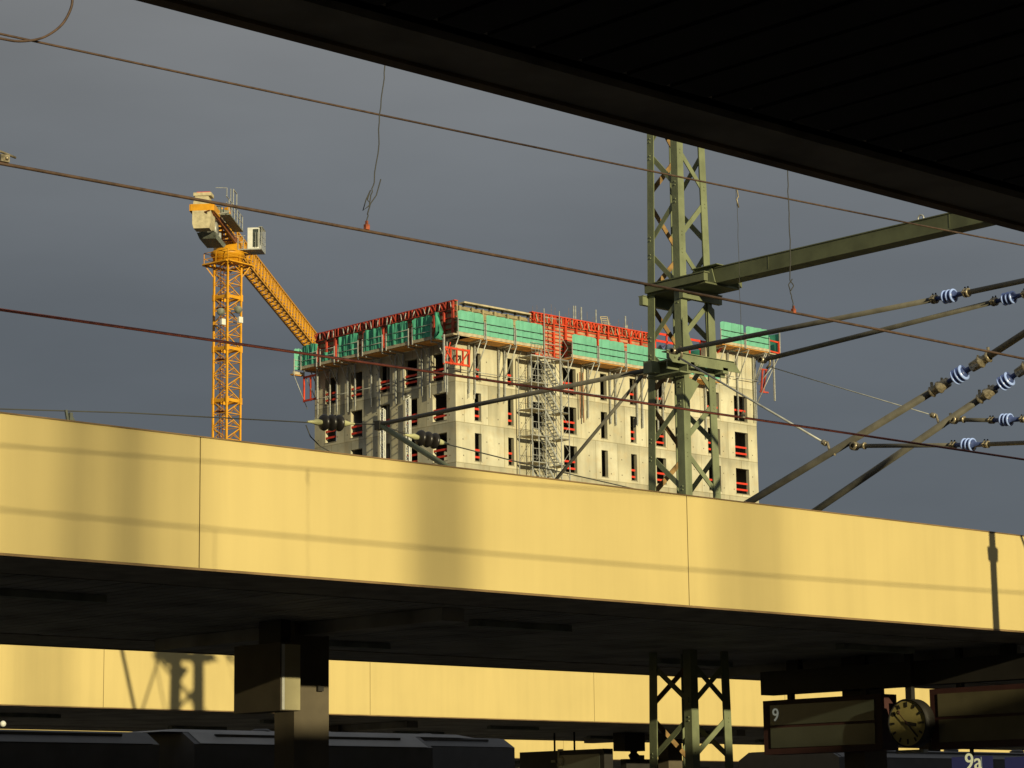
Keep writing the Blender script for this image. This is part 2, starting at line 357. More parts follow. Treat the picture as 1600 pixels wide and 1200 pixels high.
# cross-arm level (z ~ 9): channels round the mast and a base plate
hz = hs(9.0)
b = MB()
for j, (xa, xb) in ((-1, (-.34, .46)), (1, (-.42, .40))):
    y = MY+j*(hz+.03); b = MB()
    b.box((MX+xa, y-.035, 8.83), (MX+xb, y+.035, 8.95)); b.box((MX+xa, y-.05, 8.95), (MX+xb, y+.05, 8.962)); b.build('cross_channel', M_green, T)
b = MB()
b.box((MX-.34, MY-.80, 8.962), (MX+.36, MY+.30, 8.985))
for i in (-1, 1):
    x = MX+i*(hz+.035)
    b.box((x-.04, MY-.82, 8.99), (x+.04, MY+.30, 9.10)); b.box((x-.055, MY-.84, 9.10), (x+.055, MY+.30, 9.115))
for k in range(14): b.lathe((MX+random.uniform(-.33, .33), MY+random.uniform(-.7, .5), 8.97), (0, 0, 1), [(0, .02), (.03, .02), (.031, 0)], 6)
b.build('beam_seat', M_green_d, T)
# gusset plates at z~8 (big triangular) and bracket arm
hb = hs(8.0)
b = MB(); yf = MY-hb
b.prism([(MX-hb+.0, yf-.012, 8.55), (MX-hb+.20, yf-.012, 8.18), (MX-hb, yf-.012, 8.10)], (0, -.012, 0))
b.prism([(MX+hb, yf-.012, 8.75), (MX+hb-.13, yf-.012, 9.0-.16), (MX+hb-.13, yf-.012, 7.85), (MX+hb+.02, yf-.012, 7.9)], (0, -.012, 0))
b.prism([(MX-hb, yf-.012, 7.75), (MX-hb+.26, yf-.012, 7.68), (MX-hb+.3, yf-.012, 7.66), (MX-hb+.02, yf-.012, 7.3)], (0, -.012, 0))
b.build('gusset_plate', M_green, T)
PA = at(1040, 551, 1, MY-hb-.22); PB = at(1180, 566, 1, MY-hb-.22)     # pivots of the two cantilevers
ya = MY-hb-.20
b = MB()
q0 = at(1042, 548, 1, ya); q1 = at(1150, 571, 1, ya)
for dz in (0,):
    b.prism([(q0[0], ya, q0[2]+.02), (q1[0]-.05, ya, q1[2]+.05), (q1[0]+.10, ya, q1[2]-.10), (q0[0]+.10, ya, q0[2]-.14), (q0[0], ya, q0[2]-.10)], (0, .012, 0))
b.box((q0[0], ya, q1[2]+.03), (q1[0]-.02, ya+.10, q1[2]+.042))
b.bar((MX-.62, MY-.02, 7.78), (MX-.62, MY-.02, 7.95), .16); b.box((MX-.66, yf-.03, 7.80), (MX+.5, yf-.01, 7.90))
b.box((MX-.58, MY-hb-.19, 7.74), (MX-hb-.03, MY+.12, 7.76)); b.box((MX-.58, MY-hb-.19, 7.93), (MX-hb-.03, MY+.12, 7.95)); b.box((MX-.44, MY-hb-.19, 7.76), (MX-.42, MY+.12, 7.93))
for i in (.15, .55, .62): b.lathe((q0[0]+i, ya, q0[2]-.05-.12*i), (0, -1, 0), [(0, .018), (.02, .018), (.021, 0)], 6)
for i in (-1, 1): b.box((MX+i*hb-.05, ya, 7.82), (MX+i*hb+.05, yf, 7.90))
b.build('bracket_arm', M_green, T)
# lower bracket behind the fascia
b = MB(); b.box((q0[0], ya, 4.95), (q1[0]+.1, ya+.02, 5.1)); b.box((q0[0], ya+.02, 5.0), (q1[0], yf, 5.05)); b.build('lower_bracket', M_green, T)
# portal beam running towards the viewer (-Y)
Tb = thing('portal_beam', (MX, 12, 9.0), 'heavy green steel beam running from the mast up to the right', 'beam')
b = MB(); xb0, xb1 = MX-.115, MX+.115
y_a, y_b = MY-.55, -1.5
b.box((xb0, y_b, 8.955+.05), (xb0+.014, y_a, 9.20)); b.box((xb1-.014, y_b, 9.005), (xb1, y_a, 9.20))
b.box((xb0-.012, y_b, 9.20), (xb1+.012, y_a, 9.214)); b.box((xb0-.012, y_b, 8.99), (xb1+.012, y_a, 9.003))
for k in range(8): b.box((xb0-.004, y_a-1.2-3*k, 9.02), (xb0-.001, y_a-1.185-3*k, 9.19))
b.build('box_girder', M_green_d, Tb)
b = MB(); pe = at(1439, 347, 0, MX); pts = [(MX, pe[1]+.045*math.cos(t), 9.214+.045+.045*math.sin(t)*1.0) for t in np.linspace(-.5*math.pi, 1.5*math.pi, 13)]
b.path(pts, .010, 6); b.build('lifting_eye', M_galv, Tb)
b = MB(); b.prism([(xb0-.03, MY-.80, 9.0), (xb0-.03, MY-.42, 9.0), (xb0-.03, MY-.42, 9.26), (xb0-.03, MY-.74, 9.22)], (.016, 0, 0)); b.box((xb0-.10, MY-.90, 9.225), (xb1+.05, MY-.42, 9.235)); b.build('end_plate', M_green, Tb)
# second portal mast beyond the near canopy (out of frame to the right)
lattice_mast(MX, -5.3, -1.0, 10.4, 'green lattice mast behind the viewer carrying the near end of the portal beam')
# ------------------------------------------------------------------ insulators
def insulator(b_w, b_n, p, d, n=3, R=.085, pitch=.062, core=.035, ribw=.026):
    d = np.array(d, float)/np.linalg.norm(d)
    for i in range(n):
        t = (i-(n-1)/2)*pitch
        b_w.lathe(p+d*t, d, [(-ribw*.5, core), (-ribw*.4, R*.90), (-ribw*.1, R), (ribw*.5, R*.97), (ribw*.8, core)], 20)
    L_ = (n-1)/2*pitch+.05
    b_n.lathe(p, d, [(-L_-.12, core*.8), (-L_, core*.8), (-L_, core*1.0), (-L_+.02, core*1.6)]+
              [q for i in range(n) for q in (((i-(n-1)/2)*pitch-.004, core*2.0), ((i-(n-1)/2)*pitch+.012, core*2.0), ((i-(n-1)/2)*pitch+.030, core*1.35))]+[(L_, core*.9), (L_+.12, core*.8)], 14)
def clamp(b, p, d, r):
    d = np.array(d, float)/np.linalg.norm(d); b.lathe(p, d, [(-.035, r), (-.035, r*1.5), (-.012, r*1.6), (-.010, r*1.25), (.010, r*1.25), (.012, r*1.6), (.035, r*1.5), (.035, r)], 10)
    s = np.cross(d, (0, 0, 1.)); s /= np.linalg.norm(s)
    for a in (-1, 1):
        for k in (-.022, .022):
            q = p+d*k+s*a*.0; b.bar(q+np.array((0, 0, r*1.2)), q+np.array((0, 0, r*2.1)), .014); b.bar(q-s*a*r*1.2, q-s*a*r*2.2, .016)
def cant(name, X, pT0, pT1, ins_t, pD0, pD1, ins_d, extra, lab):
    # pT0: pivot px, pT1 far px (on plane X)
    A = at(*pT0, 0, X); B = at(*pT1, 0, X); d = (B-A)/np.linalg.norm(B-A); E = A+d*(np.linalg.norm(B-A)+1.9)
    T = thing('cantilever', (X, A[1], 5), lab[0], 'cantilever', 'cantilevers on the lattice mast')
    P = at(*ins_t, 0, X); a0 = P-d*.22; a1 = P+d*.24
    b = MB(); b.tube(A+d*.10, a0, .034, 12); b.build('top_tube', M_tube, T)
    b = MB(); b.tube(a1, E, .034, 12); b.build('top_tube', M_tube, T)
    for q in (a0, a1+d*.02): b = MB(); clamp(b, q, d, .036); b.build('tube_clamp', M_clamp, T)
    w = MB(); n = MB(); insulator(w, n, P, d); ins = n.build('insulator', M_insn, T); w.build('insulator_shed', M_insw, ins)
    # pivot hardware
    b = MB(); b.tube(A-d*.06, A+d*.16, .022, 8); b.lathe(A+d*.02, (1, 0, 0), [(-.05, .03), (-.05, .045), (.05, .045), (.05, .03)], 10)
    b.path([A+d*.12+np.array((0, 0, .05)), A+d*.16+np.array((0, 0, .0)), A+d*.15+np.array((0, 0, -.09)), A+d*.09+np.array((0, 0, -.13))], .018, 6)
    b.build('pivot_fitting', M_clamp, T)
    # diagonal
    A2 = at(*pD0, 0, X); B2 = at(*pD1, 0, X); d2 = (B2-A2)/np.linalg.norm(B2-A2); A2 = A2-d2*((A2[2]-5.1)/d2[2] if d2[2] > .05 else .5); A2b = A2
    B3 = B2+d2*1.9; P2 = at(*ins_d, 0, X)
    b0 = P2-d2*.24; b1 = P2+d2*.26
    b = MB(); b.tube(A2, b0-d2*.02, .046, 12); b.build('diagonal_tube', M_tube, T)
    b = MB(); b.tube(b1, B3, .042, 12); b.build('diagonal_tube', M_tube, T)
    for q, s in ((b0, 1), (b1, -1)):
        b = MB(); b.lathe(q-d2*.10*s, d2*s, [(-.12, .050), (-.10, .072), (-.08, .055), (0, .058), (.01, .078), (.03, .078), (.04, .066), (.16, .062), (.17, .03)], 14)
        b.bar(q-d2*.04*s+np.array((0, 0, .05)), q-d2*.04*s+np.array((0, 0, .10)), .02); b.bar(q-d2*.2*s, q-d2*.2*s+np.array((0, 0, .12)), .02, .035)
        b.build('socket_fitting', M_clamp, T)
    w = MB(); n = MB(); insulator(w, n, P2, d2, R=.10, pitch=.062, core=.038); ins = n.build('insulator', M_insn, T); w.build('insulator_shed', M_insw, ins)
    # stay rod from pivot to the diagonal
    R0 = A+d*.10+np.array((0, 0, -.10)); R1 = at(*extra['stay'], 0, X)
    b = MB(); b.tube(R0, R1, extra.get('rr', .014), 8); b.build('stay_rod', M_galv, T)
    b = MB(); b.lathe(R1, (R1-R0), [(-.04, .02), (-.03, .035), (.03, .035), (.04, .02)], 8)
    q = R1+np.array((0, -.07, -.07)); b.path([R1, R1+np.array((0, -.05, .0)), q, q+np.array((0, -.02, -.06)), q+np.array((0, -.10, -.10))], .017, 6)
    b.build('clamp_ring', M_clamp, T); b = MB()
    G0 = at(*extra['reg0'], 0, X); G1 = at(*extra['reg1'], 0, X); dg = (G1-G0)/np.linalg.norm(G1-G0)
    b.path([G0+np.array((0, .05, .09)), G0+np.array((0, .02, .02)), G0+dg*.06], .02, 6); b.build('hook_clamp', M_clamp, T); b = MB(); b.tube(G0, G0+dg*.18, .03, 8); b.lathe(G0, (1, 0, 0), [(-.04, .03), (-.04, .055), (.04, .055), (.04, .03)], 10)
    b.lathe(G0+dg*.16, dg, [(-.01, .03), (-.01, .045), (.01, .045), (.01, .03)], 10)
    b.build('clamp_ring', M_clamp, T)
    P3 = at(*extra['regi'], 0, X); g0 = P3-dg*.2; g1 = P3+dg*.22
    b = MB(); b.tube(G0+dg*.04, g0, .027, 10); b.build('registration_tube', M_tube, T)
    b = MB(); b.tube(g1, G1+dg*1.2, .027, 10); b.build('registration_tube', M_tube, T)
    for q in (g0-dg*.02, g1+dg*.04): b = MB(); clamp(b, q, dg, .029); b.build('tube_clamp', M_clamp, T)
    w = MB(); n = MB(); insulator(w, n, P3, dg, R=.082, pitch=.055); ins = n.build('insulator', M_insn, T); w.build('insulator_shed', M_insw, ins)
    return T
XA, XB = float(PA[0]), 25.45
cant('a', XA, (1052, 549), (1600, 437), (1483, 463), (1165, 785), (1600, 515), (1499, 586),
     dict(stay=(1288, 692), reg0=(1335, 697), reg1=(1600, 690), regi=(1513, 695)), ['left one of two cantilevers, its top tube crossing in front of the mast'])
cant('b', XB, (1190, 563), (1600, 462), (1576, 466), (1275, 797), (1600, 575), (1571, 596),
     dict(stay=(1458, 649), rr=.007, reg0=(1490, 656), reg1=(1600, 652), regi=(1572, 656)), ['right one of two cantilevers, its top tube starting beside the mast'])
# far-side cantilever
XF = MX-.62
A = at(1008, 579, 0, XF); Bn = at(592, 663, 0, XF)
T = thing('cantilever', (XF, A[1], 5), 'dark cantilever reaching left from the mast across the concrete building', 'cantilever', 'cantilevers on the lattice mast')
b = MB(); b.tube(A, Bn, .033, 10); b.build('top_tube', M_tube, T)
D1 = at(700, 730, 0, XF); dd = (D1-Bn); D2 = Bn+dd*((4.9-Bn[2])/dd[2])
b = MB(); b.tube(Bn+dd*.02, D2, .042, 10); b.build('diagonal_tube', M_green, T)
S0 = at(1003, 588, 0, XF); S1 = at(868, 750, 0, XF); S2 = S1+(S1-S0)*.5
b = MB(); b.tube(S0, S2, .024, 8); b.build('strut', M_tube, T)
b = MB(); b.box(Bn-np.array((.05, .07, .09)), Bn+np.array((.05, .05, .05))); b.bar(Bn+np.array((0, .12, .06)), Bn+np.array((0, -.12, -.03)), .03); b.build('end_clamp', M_dark, T)
# feeder wires anchored at that cantilever, with black disc insulators
def anchor_wire(px, ins0, ins1, Yend, label, glab):
    P = [np.array(Bn)+np.array((0, 0, 0.0))]
    n = len(px)
    for i, (x, y) in enumerate(px): P.append(at(x, y, 1, float(Bn[1])+(Yend-float(Bn[1]))*(i+1)/n))
    T = thing('feeder_wire', P[-1], label, 'wire', 'feeder wires tied to the left cantilever')
    b = MB(); b.path(P, .011, 6); b.build('cable', M_cable, T)
    a = at(*ins0, 1, float(Bn[1])+.1); c = at(*ins1, 1, float(Bn[1])+.1); d = c-a; d /= np.linalg.norm(d); m = (a+c)/2
    bb = MB()
    for i in range(3):
        t = (i-1)*.145
        bb.lathe(m+d*t, d, [(-.045, .03), (-.04, .07), (-.02, .115), (.01, .13), (.022, .127), (.005, .08), (.02, .04), (.05, .03)], 18)
        bb.lathe(m+d*(t+.03), d, [(0, .02), (.0, .042), (.07, .038), (.08, .02)], 10)
    for s in (-1, 1):
        q = m+d*s*.20; cp = MB(); cp.lathe(q, d*s, [(-.05, .03), (0, .04), (.07, .052), (.15, .03), (.26, .013)], 8); cp.build('metal_cap', M_inscap, T)
    bb.build('disc_insulator', M_insb, T)
    return T, m
anchor_wire([(545, 662), (480, 660), (200, 645), (0, 639), (-300, 632)], (482, 659), (552, 662), 33.5, 'thin feeder wire with three black discs, running left to the sky', '')
anchor_wire([(640, 680), (690, 692), (830, 727), (1005, 767), (1300, 830)], (636, 680), (698, 693), 34, 'thin feeder wire with three black discs, sloping right across the building', '')
b = MB(); b.path([at(478, 664, 1, 29.6), at(485, 682, 1, 29.6), at(500, 697, 1, 29.6), at(520, 708, 1, 29.6), at(545, 722, 1, 29.6), at(570, 740, 1, 29.6)], .009, 6)
b.build('jumper_cable', M_cable, label='thin slack cable hanging below the left black insulator', cat='cable')
# ================================================================== OVERHEAD WIRES
def wire(px, Y, r, m, name, label, cat='overhead wire', ext=40, sub=6):
    P = [at(x, y, 1, Y) for x, y in px]
    X = np.array([p[0] for p in P]); Z = np.array([p[2] for p in P]); c = np.polyfit(X, Z, 2)
    xs = list(np.linspace(X[0]-2, X[-1]+2, 24)); pts = [(x, Y, np.polyval(c, x)) for x in xs]
    g = np.polyval(np.polyder(c), xs[-1]); pts.append((xs[-1]+ext, Y, pts[-1][2]+g*.3*ext)); g = np.polyval(np.polyder(c), xs[0]); pts.insert(0, (xs[0]-ext, Y, pts[0][2]-g*.3*ext))
    MB().path(pts, r, sub).build(name, m, label=label, cat=cat, group='overhead wires above the tracks'); return c
YW2, YW1 = 9.75, 11.41
c1 = wire([(0, 54), (50, 64), (400, 137.5), (520, 163), (680, 196), (980, 260), (1148, 295.5), (1260, 317), (1600, 383)], YW1, .0068, M_wire, 'messenger_wire', 'thin brown wire, uppermost of the long wires')
c2 = wire([(0, 256), (240, 300), (520, 350), (680, 379), (960, 435.6), (1123, 466), (1233, 488.5), (1320, 504), (1600, 560)], YW2, .0085, M_wire, 'contact_wire', 'thick dark wire passing just over the crane top')
c3 = wire([(0, 484), (300, 526.7), (500, 556), (720, 587), (960, 624), (1240, 664), (1600, 718)], YW1+.02, .0088, M_wire_r, 'contact_wire', 'thick rusty red wire, lowest of the long wires, crossing the building')
zb = lambda x: 5.82+.0008*(x-12)**2
MB().path([(x, YW2, zb(x)) for x in np.linspace(-18, 42, 30)], .008, 6).build('messenger_wire', M_wire, label='upper wire hidden behind the near roof edge that holds the droppers', cat='overhead wire', group='overhead wires above the tracks')
# bracket bar joined on W2 far left
q = at(10, 250, 1, YW2); b = MB(); b.box(q-np.array((.035, .010, .012)), q+np.array((.012, .010, .022))); b.path([q+np.array((-.6, 0, .045+.04)), q+np.array((-.03, 0, .035)), q+np.array((.05, 0, .02))], .006, 6)
b.lathe(q+np.array((-.005, -.012, .005)), (0, -1, 0), [(0, .009), (.008, .009), (.009, 0)], 8)
b.build('wire_clamp', M_clamp, label='small metal clamp on the thick wire at the left edge', cat='clamp')
# jumper loop top-left
pl = [(-60, 48), (0, 60), (30, 64.5), (60, 61), (80, 52), (97, 38), (108, 20), (113, 2), (110, -20), (98, -45)]
P = [at(x, y, 1, YW1-.03) for x, y in pl]
# smooth
Q = []
for i in range(len(P)-1):
    p0, p1, p2, p3 = P[max(i-1, 0)], P[i], P[i+1], P[min(i+2, len(P)-1)]
    for t in np.linspace(0, 1, 5)[:-1]: Q.append(.5*((2*p1)+(-p0+p2)*t+(2*p0-5*p1+4*p2-p3)*t*t+(-p0+3*p1-3*p2+p3)*t**3))
Q.append(P[-1]); MB().path(Q, .0075, 6).build('jumper_loop', M_wire, label='curved brown jumper cable looping up at the top left corner', cat='cable')
# droppers
def dropper(px, Y, top, label, kinks=(), clampc=M_clampr, r=.0035):
    P = [at(x, y, 1, Y) for x, y in px]
    T = thing('dropper', P[0], label, 'dropper', 'droppers between the wires')
    P2 = []
    for i in range(len(P)-1):
        for t in np.linspace(0, 1, 5)[:-1]:
            q = P[i]*(1-t)+P[i+1]*t; q = q+np.array((random.uniform(-1, 1), 0, 0))*.005; P2.append(q)
    P2.append(P[-1])
    if top is not None: P2.append(np.array((P[-1][0]+(P[-1][0]-P[-2][0])*.3, Y, top)))
    b = MB(); b.path(P2, r, 5)
    for k in kinks: b.path([at(x, y, 1, Y) for x, y in k], r, 5)
    b.build('strand', M_cable, T)
    q = P[0]; b = MB(); b.box(q+np.array((-.013, -.010, -.010)), q+np.array((.013, .010, .018))); b.bar(q+np.array((0, 0, .015)), q+np.array((0, 0, .038)), .014, .010); b.build('clamp', clampc, T)
dropper([(573, 356), (574, 345), (576, 330), (580, 305), (584, 285), (592, 225), (593, 180), (599, 130), (602, 98)], YW2, float(zb(8)), 'thin kinked dropper hanging left of the mast from above the frame',
        kinks=[[(595, 280), (588, 305), (576, 322), (567, 329), (572, 312), (579, 297)], [(579, 297), (574, 312), (579, 318), (574, 335)]], r=.0032)
dropper([(1240, 487), (1238, 470), (1235, 455), (1240, 447), (1234, 437), (1235, 400), (1233, 350), (1232, 318), (1231, 280)], YW2, float(zb(11.5)), 'thin dropper ending in a red clamp, above the upper cantilever tube',
        kinks=[[(1235, 455), (1232, 445), (1238, 436)]])
dropper([(1161, 651), (1160, 600), (1158, 520), (1155, 430), (1153, 350), (1151, 320), (1150, 302)], YW1, float(np.polyval(c1, at(1150, 296, 1, YW1)[0])), 'faint dropper just right of the mast hanging from the uppermost wire', clampc=M_clamp, r=.0018)
q = at(1150, 297, 1, YW1); b = MB(); b.path([q+np.array((0, -.01, .0)), q+np.array((.012, -.01, -.05)), q+np.array((-.008, -.01, -.07)), q+np.array((.014, -.01, -.13))], .006, 5)
b.build('wire_hook', M_clamp, label='small hook on the uppermost wire right of the mast', cat='hook')
# out-of-frame pole between the tracks whose shadow falls on the canopy fascia
tA = math.tan(SAZ)
sx = float(at(1553, 900, 1, Y1)[0])
T = thing('catenary_pole', (sx-tA*4.4, 13.62, -1), 'slim steel pole standing between the near tracks', 'pole')
px_ = sx-tA*4.4; b = MB(); b.tube((px_, 13.62, -1), (px_, 13.62, 7.6), .085, 12, r2=.06); b.lathe((px_, 13.62, 5.7), (0, 0, 1), [(-.08, .07), (-.08, .10), (.08, .11), (.08, .07)], 10); b.build('shaft', M_galv, T)
b = MB(); b.tube((px_+.02, 13.62, 5.9), (px_+.16, 13.62, 6.75), .03, 8); b.tube((px_+.16, 13.6, 6.75), (px_+.85, 13.6, 5.55), .022, 8); b.tube((px_+.16, 13.6, 6.75), (px_+.16, 12.6, 6.75), .022, 8); b.build('bracket', M_galv, T)
xq = 22.9; zq = float(np.polyval(c1, 20)); b = MB(); b.bar((xq, YW1, zq+.02), (xq, YW1, zq+.14), .03); b.bar((xq+.12, YW1, zq+.0), (xq+.12, YW1, zq+.16), .03); b.bar((xq, YW1, zq+.13), (xq+.16, YW1, zq+.15), .02); b.build('wire_bridge', M_galv, label='small bridge clamp on the uppermost wire beyond the right edge', cat='clamp')
# unseen columns added behind the viewer to cast blurred shade on the yellow fascia
for i, (fx, w_, dist) in enumerate(((60, .13, 118), (165, .17, 108), (255, .13, 124), (690, .205, 112), (1170, .16, 150))):
    X = float(at(fx, 800, 1, Y1)[0]); px2, py2 = X-tA*dist, Y1-dist
    T = thing('shadow_column', (px2, py2, -1), ORD[i]+' from the left of five unseen columns added to shade the yellow fascia', 'shadow column', 'added shadow columns behind the viewer')
    b = MB(); b.tube((px2, py2, -1), (px2, py2, 46), w_*1.15, 12, r2=w_); b.build('shaft', M_galv, T)
    b = MB(); b.lathe((px2, py2, 46), (0, 0, 1), [(0, .2), (0, 1.2), (.1, 1.25), (.2, 1.2), (.2, .1)], 16); b.build('top_ring', M_galv, T)
# ================================================================== CONCRETE TOWER UNDER CONSTRUCTION
BX0, BX1, BY0, BY1 = 118.1, 151.3, 132.0, 148.5
ZT = 37.15
TB = thing('concrete_building', ((BX0+BX1)/2, (BY0+BY1)/2, -1), 'unfinished raw concrete tower with empty window openings behind the canopy', 'building')
rows = [(34.37-3*k, 36.44-3*k) for k in range(12)]
wr = [(741.5, 752), (793.5, 802.5), (831, 850.5), (880, 900.5), (938.5, 948.5), (984.5, 993.5), (1024, 1039), (1063, 1073), (1105, 1124), (1147, 1167.5)]
WR = [(float(at(a, 640, 1, BY0)[0])-BX0, float(at(c, 640, 1, BY0)[0])-BX0) for a, c in wr]
wl = [(676, 698), (632.5, 652), (593, 609), (548, 566), (508, 525.5)]
WL = [(float(at(c, 625, 0, BX0)[1])-BY0, float(at(a, 625, 0, BX0)[1])-BY0) for a, c in wl]
def FR(u, v, w): return (BX0+u, BY0-v, w)
def FL(u, v, w): return (BX0-v, BY0+u, w)
def facade(F, U, wins, rows, z0, z1, depth=.32, flip=False):
    b = MB(); us = sorted({0, U, *[x for w in wins for x in w]}); zs = sorted({z0, z1, *[z for r in rows for z in r]})
    def quad(a, b_, c, d): b.add([a, b_, c, d], [(0, 1, 2, 3) if not flip else (3, 2, 1, 0)])
    for i in range(len(us)-1):
        for j in range(len(zs)-1):
            u0, u1, a, c = us[i], us[i+1], zs[j], zs[j+1]
            um, zm = (u0+u1)/2, (a+c)/2
            hole = any(w[0] < um < w[1] for w in wins) and any(r[0] < zm < r[1] for r in rows)
            if not hole:
                quad(F(u0, 0, a), F(u1, 0, a), F(u1, 0, c), F(u0, 0, c)); quad(F(u1, -depth, a), F(u0, -depth, a), F(u0, -depth, c), F(u1, -depth, c))
            else:
                quad(F(u0, 0, a), F(u0, 0, c), F(u0, -depth, c), F(u0, -depth, a)); quad(F(u1, 0, c), F(u1, 0, a), F(u1, -depth, a), F(u1, -depth, c))
                quad(F(u0, 0, a), F(u0, -depth, a), F(u1, -depth, a), F(u1, 0, a)); quad(F(u0, 0, c), F(u1, 0, c), F(u1, -depth, c), F(u0, -depth, c))
    # close the top
    quad(F(0, 0, z1), F(U, 0, z1), F(U, -depth, z1), F(0, -depth, z1))
    return b
facade(FR, BX1-BX0, WR, rows, -1.1, ZT).build('wall', M_conc, TB)
facade(FL, BY1-BY0, WL, rows, -1.1, ZT, flip=True).build('wall', M_conc, TB)
facade(lambda u, v, w: (BX0+u, BY1+v, w), BX1-BX0, WR, rows, -1.1, ZT, flip=True).build('wall', M_conc, TB)
facade(lambda u, v, w: (BX1+v, BY0+u, w), BY1-BY0, WL[2:], rows, -1.1, ZT).build('wall', M_conc, TB)
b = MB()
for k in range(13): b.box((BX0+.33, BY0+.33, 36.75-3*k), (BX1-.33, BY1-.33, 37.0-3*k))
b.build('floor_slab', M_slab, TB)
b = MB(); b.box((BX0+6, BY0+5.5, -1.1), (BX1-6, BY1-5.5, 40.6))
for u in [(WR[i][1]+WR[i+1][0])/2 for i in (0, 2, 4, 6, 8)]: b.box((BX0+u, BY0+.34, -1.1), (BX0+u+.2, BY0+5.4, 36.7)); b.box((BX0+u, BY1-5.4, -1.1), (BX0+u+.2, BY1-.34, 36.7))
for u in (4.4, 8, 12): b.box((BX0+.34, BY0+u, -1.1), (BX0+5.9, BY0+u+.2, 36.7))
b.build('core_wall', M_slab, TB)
# red guard boards in the window openings
def guard(F, u0, u1, z, hs_=(.37, .85), full=True):
    b = MB()
    for h in hs_:
        a = F(u0-.05, -.06, z+h-.075); c = F(u1+.05-(0 if not full else 0), -.10, z+h+.075); b.box(F(u0+.01, -.06, z+h-.075), F(u1-.01, -.10, z+h+.075))
    return b
for k, (z0, z1) in enumerate(rows[:5]):
    for i, (u0, u1) in enumerate(WR):
        if i == 4: continue
        if i == 2: continue
        guard(FR, u0, u1-.15, z0+random.uniform(-.05, .05), hs_=(.33, .85)).build('guard_board', M_redr, TB)
    for i, (u0, u1) in enumerate(WL):
        guard(FL, u0, u1, z0+random.uniform(-.05, .05), hs_=(.35, .85)).build('guard_board', M_redr, TB)
# pale wall props and shutters visible inside some openings
b = MB()
for k in range(4):
    for i in (0, 1, 9, 4):
        u0, u1 = WR[i]; z0 = rows[k][0]
        if random.random() < .6: b.tube(FR(u0+.35*(u1-u0)+.1, -.7, z0-.2), FR(u0+.35*(u1-u0)+.1, -.7, z0+(2.3 if i == 4 else .8)), .05, 6)
b.build('steel_props', M_galv, TB)
M_hole = mat('tie_hole', (.16, .14, .10), .95)
for F, U, wins, nm2 in ((FR, BX1-BX0, WR, 0), (FL, BY1-BY0, WL, 1)):
    b = MB(); u = .7
    while u < U-.3:
        for k in range(6):
            for dz in (.55, 1.75):
                uu = u+random.uniform(-.04, .04); z = 34.37-3*k+dz-.25
                if any(w[0]-.15 < uu < w[1]+.15 for w in wins): continue
                b.box(F(uu-.045, .001, z-.045), F(uu+.045, .006, z+.045))
        u += 1.18
    for w in wins:      # pale sills
        for k in range(6): b.box(F(w[0]-.05, .001, 34.37-3*k-.05), F(w[1]+.05, .025, 34.37-3*k-.02))
    o = b.build('tie_holes', M_hole, TB); o['kind'] = 'stuff'
# ---- climbing platforms
def climb(F, u0, u1, zd, w, label, net=True, folds=.03, netz=(0.17, 1.78), brackets=True, group='green netted climbing platforms', nm=None, brs=None, nett=None, drop=4.1, tint=None):
    T = thing('climbing_platform', F((u0+u1)/2, w, zd-4), label, 'work platform', group)
    b = MB(); b.box(F(u0, .12, zd-.06), F(u1, w+.03, zd)); b.box(F(u0, w-.02, zd+.0), F(u1, w+.02, zd+.16)); b.build('deck', M_timber, T)
    b = MB(); b.box(F(u0+.02, .14, zd-.12), F(u1-.02, w-.06, zd-.062)); b.build('deck_underside', M_deckb, T)
    for u in (u0+.06, u1-.06): b = MB(); b.bar(F(u, w+.06, zd-.15), F(u, w+.06, zd+1.15), .07); b.build('railing_post', M_galv, T)
    for h in (.55, 1.05): b = MB(); b.tube(F(u0+.05, w+.075, zd+h), F(u1-.05, w+.075, zd+h), .026, 6); b.build('handrail', M_dark if tint is None else M_galv, T)
    if net:
        a, c = nett or (u0+.12, u1-.12)
        P = []
        nw, nu = 9, 40
        ph = random.random()*9
        for i in range(nw+1):
            t = i/nw; r = []
            for j in range(nu+1):
                s = j/nu; u = a+(c-a)*s
                fo = folds*(math.sin(u*7.5+ph+1.2*t)+.6*math.sin(u*13.7+ph*2-2.1*t)+.5*math.sin(u*4.1-ph)+.5*math.sin(u*23+t*4))*(.55+.45*t)
                zt = zd+netz[0]+(netz[1]-netz[0])*t
                if t == 1: zt -= .10*abs(math.sin(s*math.pi*3+ph))**2*folds*8
                # rounded upper corner
                if t > .75:
                    e_ = min(s, 1-s)*(c-a)
                    if e_ < .25: zt -= (.25-e_)**2*3*(t-.75)*4*.6
                r.append(F(u, w+.015+fo, zt))
            P.append(r)
        MB().grid(P).build('safety_net', nm or M_net, T)
    if brackets:
        for u in (brs or (u0+.28, u1-.28)):
            b = MB(); zb_ = zd-.1
            b.bar(F(u, .16, zb_-drop+random.uniform(-.4, .3)), F(u, .16, zb_), .11, .09)
            b.bar(F(u, .2, zb_-.08), F(u, w-.1, zb_-.08), .10, .14)
            b.tube(F(u+.03, w-.15 if tint is None else w-.8, zb_-.1), F(u+.03, .22, zb_-(2.3 if tint is None else 1.1)), .045, 6)
            b.bar(F(u-.06, .20, zb_-drop+.6), F(u-.06, .20, zb_-drop-.1), .05)
            b.build('bracket', M_galv, T)
        b = MB(); zz = zd-2.35; b.tube(F(u0+.1, .42, zz), F(u1-.1, .42, zz), .03, 6); b.build('lower_rail', M_galv, T)
    return T
def ux(x, v=1.6): return float(at(x, 520, 1, BY0-v)[0])-BX0
def uy(x, v=1.6): return float(at(x, 540, 0, BX0-v)[1])-BY0
ZD = 37.25
segs = [(714, 757.5), (757.5, 804), (804, 850.5)]
